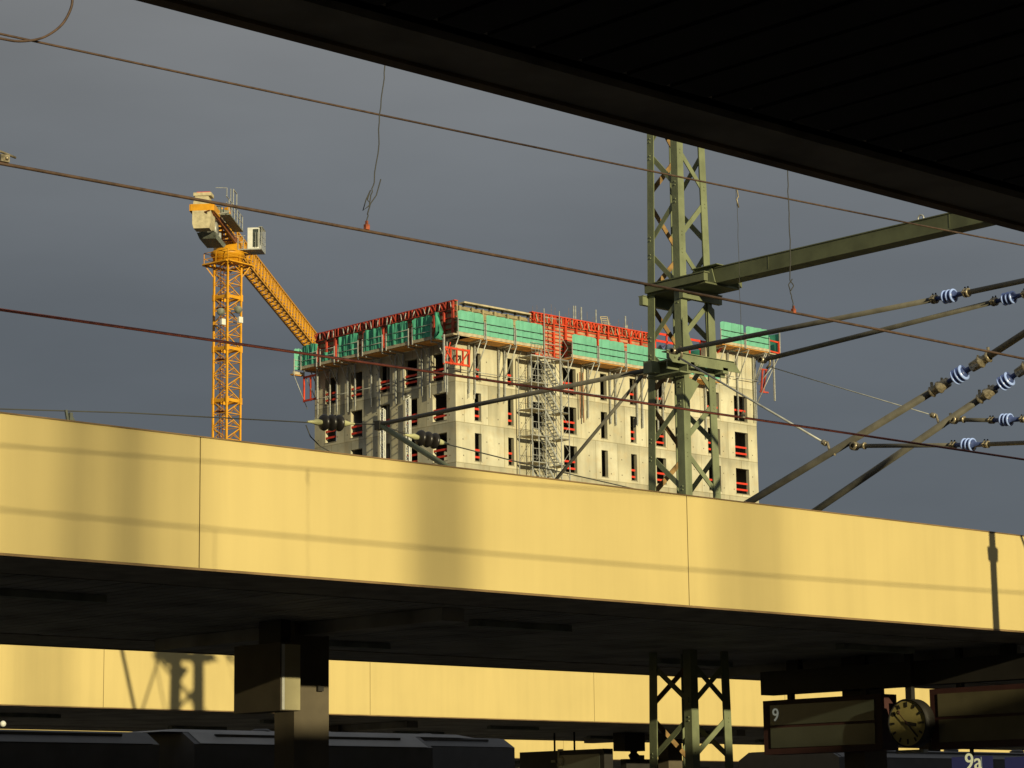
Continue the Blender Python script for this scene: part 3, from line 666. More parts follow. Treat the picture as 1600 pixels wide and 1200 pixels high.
for i, (a, c) in enumerate(segs):
    climb(FR, ux(a), ux(c)-.03, ZD, 1.6, f'{ORD[i]} green netted work platform right of the tower corner', folds=.03)
segs = [(892, 933.5), (933.5, 976.5), (976.5, 1018), (1018, 1050), (1050, 1084), (1084, 1124)]
nm_ = ['green netted work platform just right of the stair tower', 'second green netted work platform right of the stair tower', 'green netted work platform just left of the lattice mast', 'green netted work platform directly behind the lattice mast', 'green netted work platform seen between the mast legs', 'green netted work platform just right of the lattice mast, below the raised one']
for i, (a, c) in enumerate(segs):
    climb(FR, ux(a), ux(c)-.03, 36.97, 1.6, nm_[i], folds=.03)
climb(FR, ux(1124.5), ux(1163), 40.2, 1.6, 'left half of the raised green netted platform at the right end of the tower', folds=.03, brs=(ux(1124.5)+.8, ux(1163)-.5), drop=2.9)
climb(FR, ux(1163)+.03, ux(1201.5), 40.2, 1.6, 'right half of the raised green netted platform at the right end of the tower', folds=.03, drop=5.6, brs=(ux(1163)+.6, BX1-BX0-.35, BX1-BX0-.15))
# left face
segs = [(676, 644), (640, 603), (599, 566), (561, 528), (524, 500), (496.5, 470)]
nmL = ['green netted platform on the shaded side nearest the tower corner', 'second green netted platform from the corner on the shaded side', 'third green netted platform from the corner on the shaded side', 'fourth green netted platform from the corner on the shaded side', 'low netted platform below bare red formwork on the shaded side', 'green netted platform at the far left end of the tower']
for i, (a, c) in enumerate(segs):
    ua, uc = uy(a), uy(c)
    climb(FL, ua+.02, uc-.02, ZD-.05, 1.6, nmL[i], folds=.055, nm=M_net_shade, netz=(.17, 1.78 if i != 4 else .85), tint=1, group='netted platforms on the shaded side', drop=3.6,
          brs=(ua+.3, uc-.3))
# corner deck under the first left bay
b = MB(); b.box((BX0-1.62, BY0-1.62, ZD-.06), (BX0+.05, BY0+.4, ZD-.01)); b.box((BX0-1.6, BY0-1.6, ZD-.12), (BX0+.05, BY0+.4, ZD-.065)); b.build('corner_deck', M_timber, label='plank deck wrapping the tower corner below the red formwork', cat='deck')
# net bundle near corner
b = MB(); q = at(682, 512, 0, BX0-1.7)
b.path([(q[0], q[1], q[2]+1.1), (q[0]-.05, q[1]-.1, q[2]+.8), (q[0]-.1, q[1]-.25, q[2]+.2), (q[0], q[1]-.3, q[2]-.4), (q[0], q[1]-.15, q[2]-.85)], .10, 12, r2=.26)
for i, v in enumerate(b.v): b.v[i] = (v[0]+.09*math.sin(i*1.7), v[1]+.12*math.sin(i*2.3), v[2]+.06*math.sin(i*.9))
b.build('net_bundle', M_net_shade, label='bunched green netting hanging at the tower corner', cat='netting')
# end piece beyond the rear corner (faces the viewer, lit)
yE = BY1+.6
def FE(u, v, w): return (BX0-u, yE-v, w)
ca = BX0-float(at(469, 580, 1, yE)[0]); cb = BX0-float(at(451.5, 580, 1, yE)[0])
T = climb(FE, ca, cb, 36.85, .5, 'small sunlit netted platform jutting out at the left end of the tower', folds=.05, netz=(.3, 2.0), brackets=False, tint=1)
b = MB(); b.tube(FE(cb-.1, .5, 36.7), FE(ca-.5, .3, 34.2), .03, 6); b.build('brace', M_galv, T)
# left small red frame
def redframe(F, u0, u1, z0, z1, v, label, m=M_red, X=True, posts=2):
    T = thing('steel_frame', F((u0+u1)/2, v, z0), label, 'steel frame')
    b = MB(); w = .14
    for z in (z0, z1): b.bar(F(u0, v, z), F(u1, v, z), w)
    for i in range(posts+2):
        u = u0+(u1-u0)*i/(posts+1); b.bar(F(u, v, z0-.1), F(u, v, z1+.1), w*.8)
    b.build('frame', m, T)
    b = MB()
    if X:
        b.bar(F(u0, v+.05, z1), F(u0+(u1-u0)*.35, v+.05, z0), .09); b.bar(F(u1, v+.05, z1), F(u0+(u1-u0)*.62, v+.05, z0), .09)
        b.bar(F(u0-.2, v+.12, z0-.2), F(u0+.5, v+.12, z1+.4), .06)
    else: b.bar(F(u0+.2, v, z0), F(u1-.2, v, z1), .06)
    b.build('diagonal', M_galv if not X else m, T)
    b = MB(); b.bar(F(u0-.12, v+.1, z0-.1), F(u0-.12, v+.1, z1+.9), .12); b.build('hanger_post', M_galv, T)
ra = at(694, 539, 1, BY0-1.2); rb = at(733, 573, 1, BY0-1.2)
redframe(FR, float(ra[0])-BX0, float(rb[0])-BX0, float(rb[2])+.05, float(ra[2])-.15, 1.2, 'orange red steel truss hanging below the platform at the tower corner', posts=3)
la = at(475, 592, 0, BX0-.9); lb = at(492, 621, 0, BX0-.9)
redframe(FL, float(lb[1])-BY0-.3, float(la[1])-BY0, float(lb[2])-.1, float(la[2])+.1, .9, 'small red steel frame hanging at the left end of the tower', X=False, posts=1)
# right end return platform
T = thing('climbing_platform', (BX1+.8, BY0, 36), 'netted platform round the far right corner of the tower', 'work platform', 'green netted climbing platforms')
b = MB(); b.box((BX1+.1, BY0-1.6, 40.0), (BX1+1.5, BY0+9, 40.08)); b.build('deck', M_timber, T)
P = [[(BX1+1.5+.05*math.sin(j*1.1), BY0-1.5+j*.35, 40.2+1.7*i/6) for j in range(30)] for i in range(7)]
MB().grid(P).build('safety_net', M_net_shade, T)
b = MB()
for z in (40.25, 41.15): b.bar((BX1+.12, BY0-1.5, z), (BX1+1.35, BY0-1.5, z-.05), .12)
for x in (.12, 1.35): b.bar((BX1+x, BY0-1.5, 40.2), (BX1+x, BY0-1.5, 41.2), .12)
b.build('guard_board', M_red, T)
b = MB(); b.bar((BX1+1.5, BY0-1.5, 39.8), (BX1+1.5, BY0-1.5, 42.0), .09); b.tube((BX1+1.5, BY0-1.4, 39.9), (BX1+.15, BY0-.2, 37.6), .05, 6); b.bar((BX1+1.0, BY0-1.2, 36.2), (BX1+1.0, BY0-1.2, 40), .12); b.tube((BX1+1.4, BY0-1.4, 39.9), (BX1-.2, BY0-.3, 36), .04, 6)
b.build('bracket', M_galv, T)
b = MB(); b.bar((BX1+.1, BY0-.4, 37.0), (BX1+1.0, BY0-.5, 37.0), .12); b.bar((BX1+.1, BY0-.4, 38.9), (BX1+1.0, BY0-.5, 38.9), .12); b.bar((BX1+.2, BY0-.45, 37.0), (BX1+.45, BY0-.45, 38.9), .12); b.bar((BX1+.45, BY0-.45, 37.0), (BX1+.9, BY0-.45, 38.9), .12)
b.build('hanging_frame', M_red_d, T)
# ---- raised wall part at right end
MB().box((BX0+ux(1124.5), BY0+.004, ZT+.002), (BX1-.004, BY0+.5, 40.1)).build('raised_wall', M_conc, TB)
# ---- formwork
def formwork(F, u0, u1, z0, z1, v, label, ribs='h', face=M_plyr, rib=M_red, step=.33, vstep=1.2, topband=True, sides=True):
    T = thing('wall_formwork', F((u0+u1)/2, v, z0), label, 'formwork', 'wall formwork on the tower top')
    MB().box(F(u0, v-.10, z0), F(u1, v, z1)).build('panel_face', face, T)
    b = MB(); z = z0+.12
    while z < z1-.05:
        b.box(F(u0, v+.001, z), F(u1, v+.10, z+.07)); z += step
    b.build('waler', rib, T)
    b = MB(); u = u0+.15; n = 0
    while u < u1-.05:
        b.box(F(u, v+.101, z0-.05), F(u+(.14 if n % 3 else .2), v+.24, z1-.02)); u += vstep*random.uniform(.85, 1.1); n += 1
    b.build('upright', rib, T)
    if topband:
        b = MB(); b.box(F(u0-.02, v-.10, z1+.002), F(u1+.02, v+.26, z1+.07)); b.box(F(u0-.02, v+.245, z1-.62), F(u1+.02, v+.30, z1-.55))
        u = u0+.1
        while u < u1-.1:
            b.box(F(u, v+.245, z1-.55), F(u+.10, v+.32, z1)); 
            if random.random() < .5: b.bar(F(u, v+.33, z1-.5), F(u+.28, v+.33, z1-.05), .07)
            u += .38
        b.build('top_frame', rib, T)
        u = u0+.3
        while u < u1-.3:
            b = MB(); q = random.uniform(.2, .9); b.tube(F(u, v+.36, z1-.1), F(u+random.uniform(-.2, .2), v+.40, z1-.45-q*.3), .04, 5); u += random.uniform(.5, 1.2)
            b.build('turnbuckle', M_galv if rib is not M_red else M_timber, T)
    return T
# left face: dark red ribbed formwork running the whole length
u0 = uy(706, .4); u1 = uy(492, .4)
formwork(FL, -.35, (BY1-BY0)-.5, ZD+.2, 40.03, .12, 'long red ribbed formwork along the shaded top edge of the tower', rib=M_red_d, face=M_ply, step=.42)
# right face: timber formwork then red formwork
ua = ux(716, .4); ub = ux(828, .4)
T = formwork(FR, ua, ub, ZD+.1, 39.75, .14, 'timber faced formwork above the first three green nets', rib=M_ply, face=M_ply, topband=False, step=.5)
b = MB(); b.box(FR(ua+.5, -.1, 39.93), FR(ub, .55, 40.05)); b.build('top_plank', M_timber, T)
for i in range(6): b = MB(); b.box(FR(ua+.6+i*1.3, .2, 39.76), FR(ua+.75+i*1.3, .45, 39.92)); b.build('spacer', M_dark, T)
uc = ux(832, .4); ud = ux(1018, .4)
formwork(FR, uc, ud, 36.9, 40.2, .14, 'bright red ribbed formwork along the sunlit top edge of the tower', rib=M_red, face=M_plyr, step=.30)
# red rails on the right part of the roof
T = thing('roof_railing', FR(24, 0, 38), 'red guard railing on the tower roof behind the lattice mast', 'railing')
b = MB(); ue = ux(1024, -1); uf = ux(1112, -1)
for z in (40.75, 40.15): b.box(FR(ue, -1.0, z-.09), FR(uf, -1.05, z+.09))
for u in np.linspace(ue, uf, 6): b.bar(FR(u, -1.06, 39.0), FR(u, -1.06, 40.85), .12)
b.build('rail', M_redr, T)
b = MB(); b.bar(FR(ux(1108, -1), -.6, 40.2), FR(ux(1133, 1), 1.5, 41.3), .13); b.bar(FR(ux(1108, -1), -.6, 39.5), FR(ux(1130, 1), 1.5, 40.5), .13); b.build('stay', M_redr, T)
b = MB(); b.box(FR(ue+.1, -.2, ZT), FR(ue+1.7, -1.6, 39.2)); b.build('formwork_stack', M_timber, label='pale timber stack on the tower roof behind the lattice mast', cat='timber stack')
b = MB(); q = [FR(ue+.1+i*.3, -.3-.1*(i % 2), 39.25+.35*math.sin(i*1.3)**2) for i in range(6)]
b.grid([[FR(ue+.1+i*.32, -.2-j*.4, 39.25+.5*math.sin(i*1.1+j)**2+.15*math.sin(j*2+i)) for j in range(5)] for i in range(6)])
M_tarp = mat('blue_tarp', (.22, .30, .48), .6, var=.2, scale=2)
b.build('tarpaulin', M_tarp, label='crumpled blue white tarpaulin on the timber stack on the roof', cat='tarpaulin')
b = MB(); b.box(FR(ud+.1, -.1, ZT+.01), FR(ux(1124), -.4, 38.9)); b.build('parapet_wall', M_conc, TB)
# rebar and poles
for i, (x, y0_, y1_, r) in enumerate(((896, 503, 478, .06), (899, 503, 478, .06), (908, 505, 480, .07), (931, 508, 484, .06), (977, 515, 494, .07), (979, 520, 508, .10))):
    q = at(x, y0_, 1, BY0+1.5); q2 = at(x, y1_, 1, BY0+1.5)
    MB().tube((q[0], q[1], 37), (q2[0], q[1], q2[2]), r, 6).build('roof_pole', M_galv, label=('pale thin pole on the tower roof, %s from the left' % ORD[i]), cat='pole', group='poles on the tower roof')
b = MB(); q0 = at(938, 495, 1, BY0+1.2); q1 = at(946, 512, 1, BY0+1.2); dx = np.array((.75, 0, .1))
b.tube(q0, q1+np.array((0, 0, -1)), .045, 5); b.tube(q0+dx, q1+dx+np.array((0, 0, -1)), .045, 5)
for k in range(7): t = k/6; p = q0*(1-t)+q1*t; b.tube(p, p+dx, .035, 5)
b.build('ladder', M_timber, label='short leaning ladder on the tower roof left of the mast', cat='ladder')
b = MB()
for k in range(26):
    u = ux(845, 0)+k*.5*(1+.0)+random.uniform(-.1, .1); h = random.uniform(.3, 1.3); b.tube(FR(u, -.9, 38), FR(u+random.uniform(-.06, .06), -.9, 40.2+h), .012, 4)
b.build('rebar', M_rust, label='thin starter bars sticking up along the tower top', cat='rebar', kind='stuff')
# ---- stair tower scaffold
T = thing('stair_tower', (BX0+9.6, BY0-1, -1), 'pale scaffold stair tower climbing the sunlit face of the building', 'scaffold stair')
yf_, yb_ = BY0-1.75, BY0-.35
sxs = [float(at(x, 650, 1, yf_)[0]) for x in (831, 841.5, 852.5, 876.5, 889)]
zt = 36.55
for i, x in enumerate(sxs):
    for y in (yf_, yb_):
        if i == 1 and y == yb_: continue
        b = MB(); b.tube((x, y, -1.1), (x, y, zt+(3.7 if i in (2, 3) and y == yf_ else 0)), .045, 6); b.build('standard', M_galv, T)
zl0 = float(at(856, 641, 1, yf_)[2])
b = MB(); st = MB(); pl_ = MB(); br = MB()
lv = [zl0-2.0*k for k in range(-2, 18)]
for z in lv:
    if z > zt+.3 or z < 0: continue
    for y in (yf_, yb_): b.tube((sxs[0], y, z), (sxs[-1], y, z), .03, 5)
    for h in (.5, 1.0):
        b.tube((sxs[0], yf_, z+h), (sxs[2], yf_, z+h), .02, 5); b.tube((sxs[3], yb_, z+h), (sxs[4], yb_, z+h), .02, 5)
    for x in sxs: b.tube((x, yf_, z), (x, yb_, z), .03, 5)
    for a_, c_ in ((sxs[0], sxs[2]+.15), (sxs[3], sxs[4])): MB().box((a_, yf_+.05, z-.05), (c_, yb_-.05, z)).build('landing', M_timber, T)
    if z-2 > 0:
        xa, xb_ = sxs[2]+.1, sxs[3]+.05; st = MB()
        for yy in (yf_+.12, yf_+.78):
            st.bar((xa, yy, z), (xb_, yy, z-2.0), .04, .14)
            st.tube((xa, yy, z+1.0), (xb_, yy, z-1.0), .02, 5); st.tube((xa, yy, z+.5), (xb_, yy, z-1.5), .016, 5)
        for k in range(1, 9):
            t = k/9; x = xa+(xb_-xa)*t; st.box((x-.10, yf_+.13, z-2*t-.02), (x+.12, yf_+.77, z-2*t+.02))
        st.build('stair_flight', M_galv, T)
    # window-like end frames and diagonals
    b.tube((sxs[3], yf_, z), (sxs[4], yf_, z+1.0), .022, 5); b.tube((sxs[4], yf_, z+1), (sxs[3], yf_, z+2.0), .022, 5)
    b.tube((sxs[0], yb_, z), (sxs[2], yb_, z+2), .018, 5); b.tube((sxs[2], yb_, z), (sxs[3], yb_, z+2.0), .018, 5)
    for xx in (sxs[0]+.12, sxs[1]+.12): b.path([(xx, yf_+.02, z+.25), (xx, yf_+.02, z+.9), (xx+.35, yf_+.02, z+.9), (xx+.35, yf_+.02, z+.25), (xx, yf_+.02, z+.25)], .018, 4)
b.tube((sxs[0], yf_, zt), (sxs[4], yf_, zt), .04, 5); b.tube((sxs[0], yb_, zt), (sxs[4], yb_, zt), .04, 5)
b.build('ledger', M_galv, T)
for z in (37.6, 38.6, 39.6): b = MB(); b.tube((sxs[2], yf_, z), (sxs[3], yf_, z), .03, 5); b.build('top_rail', M_galv, T)
# props tall on the left face (white lattice props)
for i, (x, yt, w_) in enumerate(((597, 640, .34), (637, 622, .34))):
    y = float(at(x, 680, 0, BX0-.6)[1]); z1 = float(at(x, yt, 0, BX0-.6)[2])
    T = thing('scaffold_post', (BX0-.6, y, 0), ['left', 'right'][i]+' white lattice scaffold post on the shaded side of the tower', 'scaffold post', 'white lattice posts')
    b = MB()
    for dy in (-w_/2, w_/2): b.tube((BX0-.6, y+dy, 0), (BX0-.6, y+dy, z1), .06, 6)
    b.tube((BX0-.3, y, 0), (BX0-.3, y, z1), .06, 6)
    b.build('standard', M_white, T); b = MB(); z = 18.
    while z < z1-.3:
        b.tube((BX0-.6, y-w_/2, z), (BX0-.6, y+w_/2, z+.3), .045, 5); b.tube((BX0-.6, y+w_/2, z+.3), (BX0-.3, y, z+.6), .04, 5); b.tube((BX0-.6, y-w_/2, z+.6), (BX0-.6, y+w_/2, z+.6), .04, 5); z += .6
    b.build('lacing', M_white, T)
# wall brackets with conduit, red pair on right
b = MB(); xx = ux(906, .4)
b.tube(FR(xx, .3, 36.2), FR(xx, .3, 32.6), .05, 6); b.tube(FR(xx+.35, .3, 36.2), FR(xx+.35, .3, 32.3), .05, 6); b.build('red_pipe_pair', M_plyr, label='pair of reddish pipes hanging under the platform right of the stair tower', cat='pipes')
# ================================================================== TOWER CRANE
D0 = 224.
base = atD(356, 400, D0); cx, cy = float(base[0]), float(base[1])
zS = float(atD(360, 383, D0)[2])     # slewing ring height
va = math.atan2(cx, cy); ma = va+math.radians(45)    # mast face direction
Tc = thing('tower_crane', (cx, cy, -1), 'tall orange yellow tower crane with beige counterweights behind the canopy', 'crane')
e1 = np.array((math.sin(ma), math.cos(ma), 0)); e2 = np.array((math.sin(ma-math.pi/2), math.cos(ma-math.pi/2), 0)); ez = np.array((0, 0, 1.))
O = np.array((cx, cy, 0)); hw = .88
zTop = zS-1.6
for a, c in ((1, 1), (1, -1), (-1, 1), (-1, -1)):
    b = MB(); b.bar(O+e1*a*hw+e2*c*hw-ez, O+e1*a*hw+e2*c*hw+ez*zTop, .17); b.build('mast_leg', M_crane, Tc)
b = MB(); bp = MB(); sec = 4.85; z = float(atD(356, 466, D0)[2])-60*0
z0_ = z
while z0_-sec > -1: z0_ -= sec
z = z0_; m_ = 0
while z < zTop-.3:
    for k, (A_, B_) in enumerate((((1, 1), (1, -1)), ((1, -1), (-1, -1)), ((-1, -1), (-1, 1)), ((-1, 1), (1, 1)))):
        P = lambda q, zz: O+e1*q[0]*hw+e2*q[1]*hw+ez*zz
        s = sec/4
        for i in range(4):
            za, zb_ = z+i*s, min(z+(i+1)*s, zTop)
            if za >= zTop: break
            (a_, c_) = (A_, B_) if (i+k) % 2 else (B_, A_)
            b.bar(P(a_, za+.06), P(c_, zb_-.06), .075); b.bar(P(A_, za), P(B_, za), .065)
            md_ = (P(A_, (za+zb_)/2)+P(B_, (za+zb_)/2))/2
            b.bar(P(c_, za+.06), md_, .05)
        b.bar(P(A_, z), P(A_, z+.01)+(P(B_, z)-P(A_, z))*.999, .10, .30)
        b.bar(P(A_, z-.3), P(A_, z+.3), .26)
    z += sec; m_ += 1
b.build('mast_lattice', M_crane, Tc);
# ladder inside the mast
b = MB(); lo = O-e1*.35+e2*.35
for s in (-.2, .2): b.bar(lo+e1*s-ez, lo+e1*s+ez*zTop, .06)
for k in range(int(zTop/.45)): b.bar(lo-e1*.2+ez*k*.45, lo+e1*.2+ez*k*.45, .04)
for k in range(12): b.box(lo-np.array((.5, .5, 0))+ez*(k*4.85+1), lo+np.array((.5, .5, .06))+ez*(k*4.85+1))
b.build('ladder', M_crane_d, Tc)
for x, y in ((345, 486), (372, 483)):
    q = atD(x, y, D0-1.5)
    fl = MB(); d = np.array((-.5, -.75, -.45)); fl.lathe(q, d, [(0, .05), (.02, .2), (.2, .38), (.24, .38), (.24, 0)], 10); f_ = fl.build('floodlight', M_grey, Tc)
    fl = MB(); fl.box(q+np.array((-.1, -.3, -1.3)), q+np.array((.35, 0, -.75))); fl.build('ballast_box', M_white, Tc)
# slewing unit
b = MB(); b.lathe(O+ez*(zS-1.7), ez, [(0, .2), (0, 1.35), (.55, 1.45), (.6, 1.6), (.95, 1.6), (1.0, 1.35), (1.7, 1.3), (1.7, 0)], 12); b.build('slewing_ring', M_crane, Tc)
# walkway platform below the ring
b = MB(); zz = zTop-.35
for s in (0, 1):
    for k in range(4):
        c4 = [(1, 1), (1, -1), (-1, -1), (-1, 1)]; A_, B_ = c4[k], c4[(k+1) % 4]; g = 1.55
        P = lambda q, h: O+e1*q[0]*g+e2*q[1]*g+ez*(zz+h)
        if s == 0: b.bar(P(A_, 0), P(B_, 0), .5, .12)
        else:
            for h in (.55, 1.1): b.bar(P(A_, h), P(B_, h), .05)
            b.bar(P(A_, 0), P(A_, 1.1), .06); b.bar((P(A_, 0)+P(B_, 0))/2, (P(A_, 1.1)+P(B_, 1.1))/2, .05)
for q in ((1, 1), (1, -1), (-1, -1), (-1, 1)): b.bar(O+e1*q[0]*hw+e2*q[1]*hw+ez*(zz-1.2), O+e1*q[0]*1.5+e2*q[1]*1.5+ez*(zz), .09)
b.build('walkway', M_crane, Tc)
# jib
ja = math.radians(47.4); J = np.array((math.sin(ja), math.cos(ja), 0)); S = np.array((math.cos(ja), -math.sin(ja), 0))   # S = right side of the jib
jz = zS-.15; JL = 58; w2, jh = .56, 1.8
jc = MB(); jb = MB(); js = MB(); jr = O+J*1.6+ez*jz
P = lambda t, s, h: jr+J*t+S*s*w2+ez*h
for s in (-1, 1):
    jc.bar(P(0, s, 0), P(JL, s, 0), .17); jc.bar(P(0, s, jh), P(JL, s, jh-.1), .17)
n = 32
for i in range(n):
    a, c = JL*i/n, JL*(i+1)/n; ha, hc = jh-.1*i/n, jh-.1*(i+1)/n
    jb.bar(P(a, -1, 0), P(c, 1, 0), .08); jb.bar(P(a, 1, 0), P(c, -1, 0), .08); jb.bar(P(a, -1, 0), P(a, 1, 0), .08)
    for s in (-1, 1):
        js.bar(P(a, s, 0), P((a+c)/2, s, ha), .065); js.bar(P((a+c)/2, s, ha), P(c, s, 0), .065); js.bar(P(a, s, 0), P(a, s, ha), .08)
    js.bar(P(a, -1, ha), P(a, 1, ha), .07); js.bar(P(a, -1, ha), P(c, 1, hc), .06)
jc.build('jib_chord', M_crane, Tc); jb.build('jib_bottom_lattice', M_crane, Tc); js.build('jib_side_lattice', M_crane, Tc)
# counter jib towards the viewer
CL = 11.6; kz = zS+.15
K = lambda t, s, h: O-J*t+S*s+ez*(kz+h)
b = MB()
for s in (-.85, .85): b.bar(K(-1, s, 0), K(CL, s, .2), .22, .55)
for t in np.arange(0, CL, 1.6): b.bar(K(t, -.85, -.1), K(t, .85, -.1), .18); b.bar(K(t, -.85, -.1), K(t+1.6, .85, -.1), .10)
b.build('counter_jib', M_crane_d, Tc)
b = MB(); b.bar(K(CL-1.9, -1.0, .35), K(CL-1.9, 1.0, .35), .5, .55); b.bar(K(CL+.5, -1.0, .35), K(CL+.5, 1.0, .35), .35, .6)
for s in (-.98, .98): b.bar(K(CL-2.1, s, .35), K(CL+.6, s, .35), .25, .6)
b.build('counter_jib_frame', M_crane, Tc)
for t, zt_, zb_ in ((CL-1.35, 1.25, -1.35), (CL-.65, 1.35, -1.55), (CL+.05, 1.35, -1.55)):
    pts = [K(t, -.60, zt_), K(t, .60, zt_), K(t, .74, .8), K(t, .82, .1), K(t, .82, -1.1), K(t, .7, zb_), K(t, -.7, zb_), K(t, -.82, -1.1), K(t, -.82, .1), K(t, -.74, .8)]
    MB().prism(pts, -J*.62).build('counterweight', M_ballast, Tc)
b = MB(); b.bar(K(CL-.2, -.8, 1.62), K(CL-.2, .8, 1.62), 1.2, .3); b.build('counterweight_cap', M_ballast, Tc)
b = MB(); b.bar(K(CL-.2, -.6, 1.86), K(CL-.2, .6, 1.86), .3, .16); b.build('warning_strip', M_redr, Tc)
# grey machinery platform hanging below and walkways with rails
b = MB(); b.hexa([K(9.2, -.8, -1.75), K(9.2, .7, -1.75), K(5.6, .7, -1.75), K(5.6, -.8, -1.75), K(9.9, -.9, -1.35), K(9.9, .8, -1.35), K(5.0, .8, -1.35), K(5.0, -.9, -1.35)]); b.build('machine_deck', M_grey, Tc)
b = MB(); b.lathe(K(8.6, -.8, -.8), S, [(0, .1), (0, .75), (.2, .75), (.2, .45), (1.3, .45), (1.3, .75), (1.5, .75), (1.5, .1)], 14); b.box(K(6.9, .0, -1.35)-np.array((.5, .5, 0)), K(6.9, .0, -.7)+np.array((.5, .5, 0))); b.build('winch', M_galv, Tc)
b = MB(); b.bar(K(3, 1.55, .35), K(9.5, 1.55, .35), .9, .10); b.build('side_walkway', M_grey, Tc)
b = MB()
for t in np.arange(3.5, 11, 1.3): b.bar(K(t, 2.0, .4), K(t, 2.0, 1.6), .07); b.bar(K(t, 1.0, .3), K(t, 2.0, .4), .07)
for h in (1.0, 1.6): b.bar(K(3.5, 2.0, h), K(11.2, 2.0, h), .06)
for t in (6.5, 8.1): b.bar(K(t, 2.02, 1.6), K(t, 2.02, 3.0), .08)
b.bar(K(6.5, 2.02, 3.0), K(8.1, 2.02, 3.0), .08); b.bar(K(8.7, 1.9, 1.6), K(8.7, 1.9, 2.9), .06); b.bar(K(10.5, 1.9, 1.6), K(10.5, 1.9, 2.5), .06); b.bar(K(10.5, 1.9, 2.5), K(10.5, .9, 2.55), .05)
b.build('railing', M_galv, Tc)
b = MB(); b.box(K(6.0, .4, .4)-np.array((.6, .6, 0)), K(6.0, .4, 1.6)+np.array((.6, .6, 0))); b.box(K(8.5, .2, .4)-np.array((.7, .7, 0)), K(8.5, .2, 1.3)+np.array((.5, .5, 0))); b.build('control_cabinet', M_grey, Tc)
# A-frame stub
b = MB()
for s in (-.6, .6): b.bar(K(1.5, s, 0), K(2.2, s*.5, 2.9), .38); b.bar(K(-.8, s, 0), K(2.0, s*.5, 2.7), .2)
b.build('head_frame', M_crane, Tc)
# cab on the right
cq = O+S*2.5+J*.2+ez*(zS-.55)
def cbx(b, a, c): 
    vs = []
    for z in (a[2], c[2]):
        for x, y in ((a[0], a[1]), (c[0], a[1]), (c[0], c[1]), (a[0], c[1])): vs.append(cq+S*x+J*y+ez*z)
    b.hexa(vs)
b = MB(); cbx(b, (-.55, -.8, 0), (.55, .8, 2.0)); b.build('cab', M_white, Tc)
b = MB(); cbx(b, (-.05, -.83, .15), (.48, -.805, 1.85)); cbx(b, (.555, -.7, .6), (.58, .7, 1.85)); b.build('cab_window', M_glass, Tc)
b = MB(); cbx(b, (-1.4, -1.0, -.14), (.8, 1.1, -.04)); 
for x in (-1.4, -.9, .8): cbx(b, (x-.03, -1.03, -.1), (x+.03, -.97, 1.1)); 
for h in (.55, 1.15): cbx(b, (-1.5, -1.12, h), (-.7, -1.08, h+.05)); cbx(b, (.77, -1.0, h), (.82, 1.0, h+.05))
for x in (.2, .38): cbx(b, (x, -.98, .1), (x+.03, -.95, 1.5))
for y in (-.9, -.3, .3, .9): cbx(b, (.77, y, -.04), (.82, y+.04, 2.05))
cbx(b, (.5, -.95, 2.01), (.85, .95, 2.05)); b.build('cab_gallery', M_galv, Tc)
# ================================================================== THINGS UNDER THE YELLOW CANOPY
# box sign on the column at left
T = thing('box_sign', (16.6, 21.7, 3), 'box shaped sign fixed beside the dark column, its end catching sunlight', 'sign')
zb_ = float(at(435, 1110, 1, 21.7)[2])
b = MB(); b.box((16.78, 21.70, zb_), (17.06, 22.55, 3.74)); b.build('case', M_brown, T)
MB().box((16.835, 21.688, zb_+.01), (17.05, 21.699, 3.72)).build('end_panel', M_signbox, T)
b = MB(); b.box((16.795, 21.685, zb_+.01), (16.83, 21.699, 3.72)); b.build('edge_strip', M_white, T)
b = MB(); b.box((16.86, 21.8, 3.74), (17.0, 22.2, 4.0)); b.build('hanger', M_dark, T)
b = MB(); q = at(493, 1076, 1, 22.05); b.box(q-np.array((.0, .05, .03)), q+np.array((.08, .05, .03))); b.bar(q+np.array((.05, 0, -.02)), q+np.array((.09, 0, .06)), .02); b.build('camera_bracket', M_dark, label='tiny dark bracket on the right edge of the column', cat='bracket')
# departure boards facing -X at X = 27
XBd = 27.0
def board(ya_, yb_, z0, z1, label, txt=None, reflect=False, red=True):
    T = thing('departure_board', (XBd, (ya_+yb_)/2, z0), label, 'departure board', 'departure boards under the yellow canopy')
    lo, hi = min(ya_, yb_), max(ya_, yb_)
    b = MB(); b.box((XBd, lo, z0), (XBd+.34, hi, z1)); b.build('housing', M_boardf if red else M_dark, T)
    g = (M_boardg if not reflect else M_boardp); zm = (z0+z1)/2+.01
    b = MB(); b.box((XBd-.012, lo+.12, zm+.02), (XBd-.001, hi-.14, z1-.07)); b.build('upper_pane', g, T)
    b = MB(); b.box((XBd-.012, lo+.12, z0+.09), (XBd-.001, hi-.14, zm-.02)); b.build('lower_pane', g, T)
    b = MB()
    for y in (lo+.4, hi-.4): b = MB(); b.box((XBd+.12, y-.04, z1), (XBd+.2, y+.04, 4.0)); b.build('hanger', M_dark, T)
    if txt:
        text(txt[0], txt[3], (XBd-.016, txt[1], txt[2]), [(0, -1, 0), (0, 0, 1), (-1, 0, 0)], M_letter, T)
    return T
yl = float(at(1192, 1100, 0, XBd)[1]); yr = float(at(1377, 1100, 0, XBd)[1]); zt_ = float(at(1280, 1090, 0, XBd)[2]); zb_ = float(at(1280, 1176, 0, XBd)[2])
n9 = at(1213, 1118, 0, XBd)
board(yl, yr, zb_, zt_, 'departure board with the number 9, left of the clock', ('9', float(n9[1]), float(n9[2]), .26))
yl2 = float(at(1453, 1100, 0, XBd)[1]); yr2 = yl2-2.6
zb_h = zb_-.02
board(yl2, yr2, zb_-.02, zt_+.02, 'departure board right of the clock running out of the frame', reflect=True)
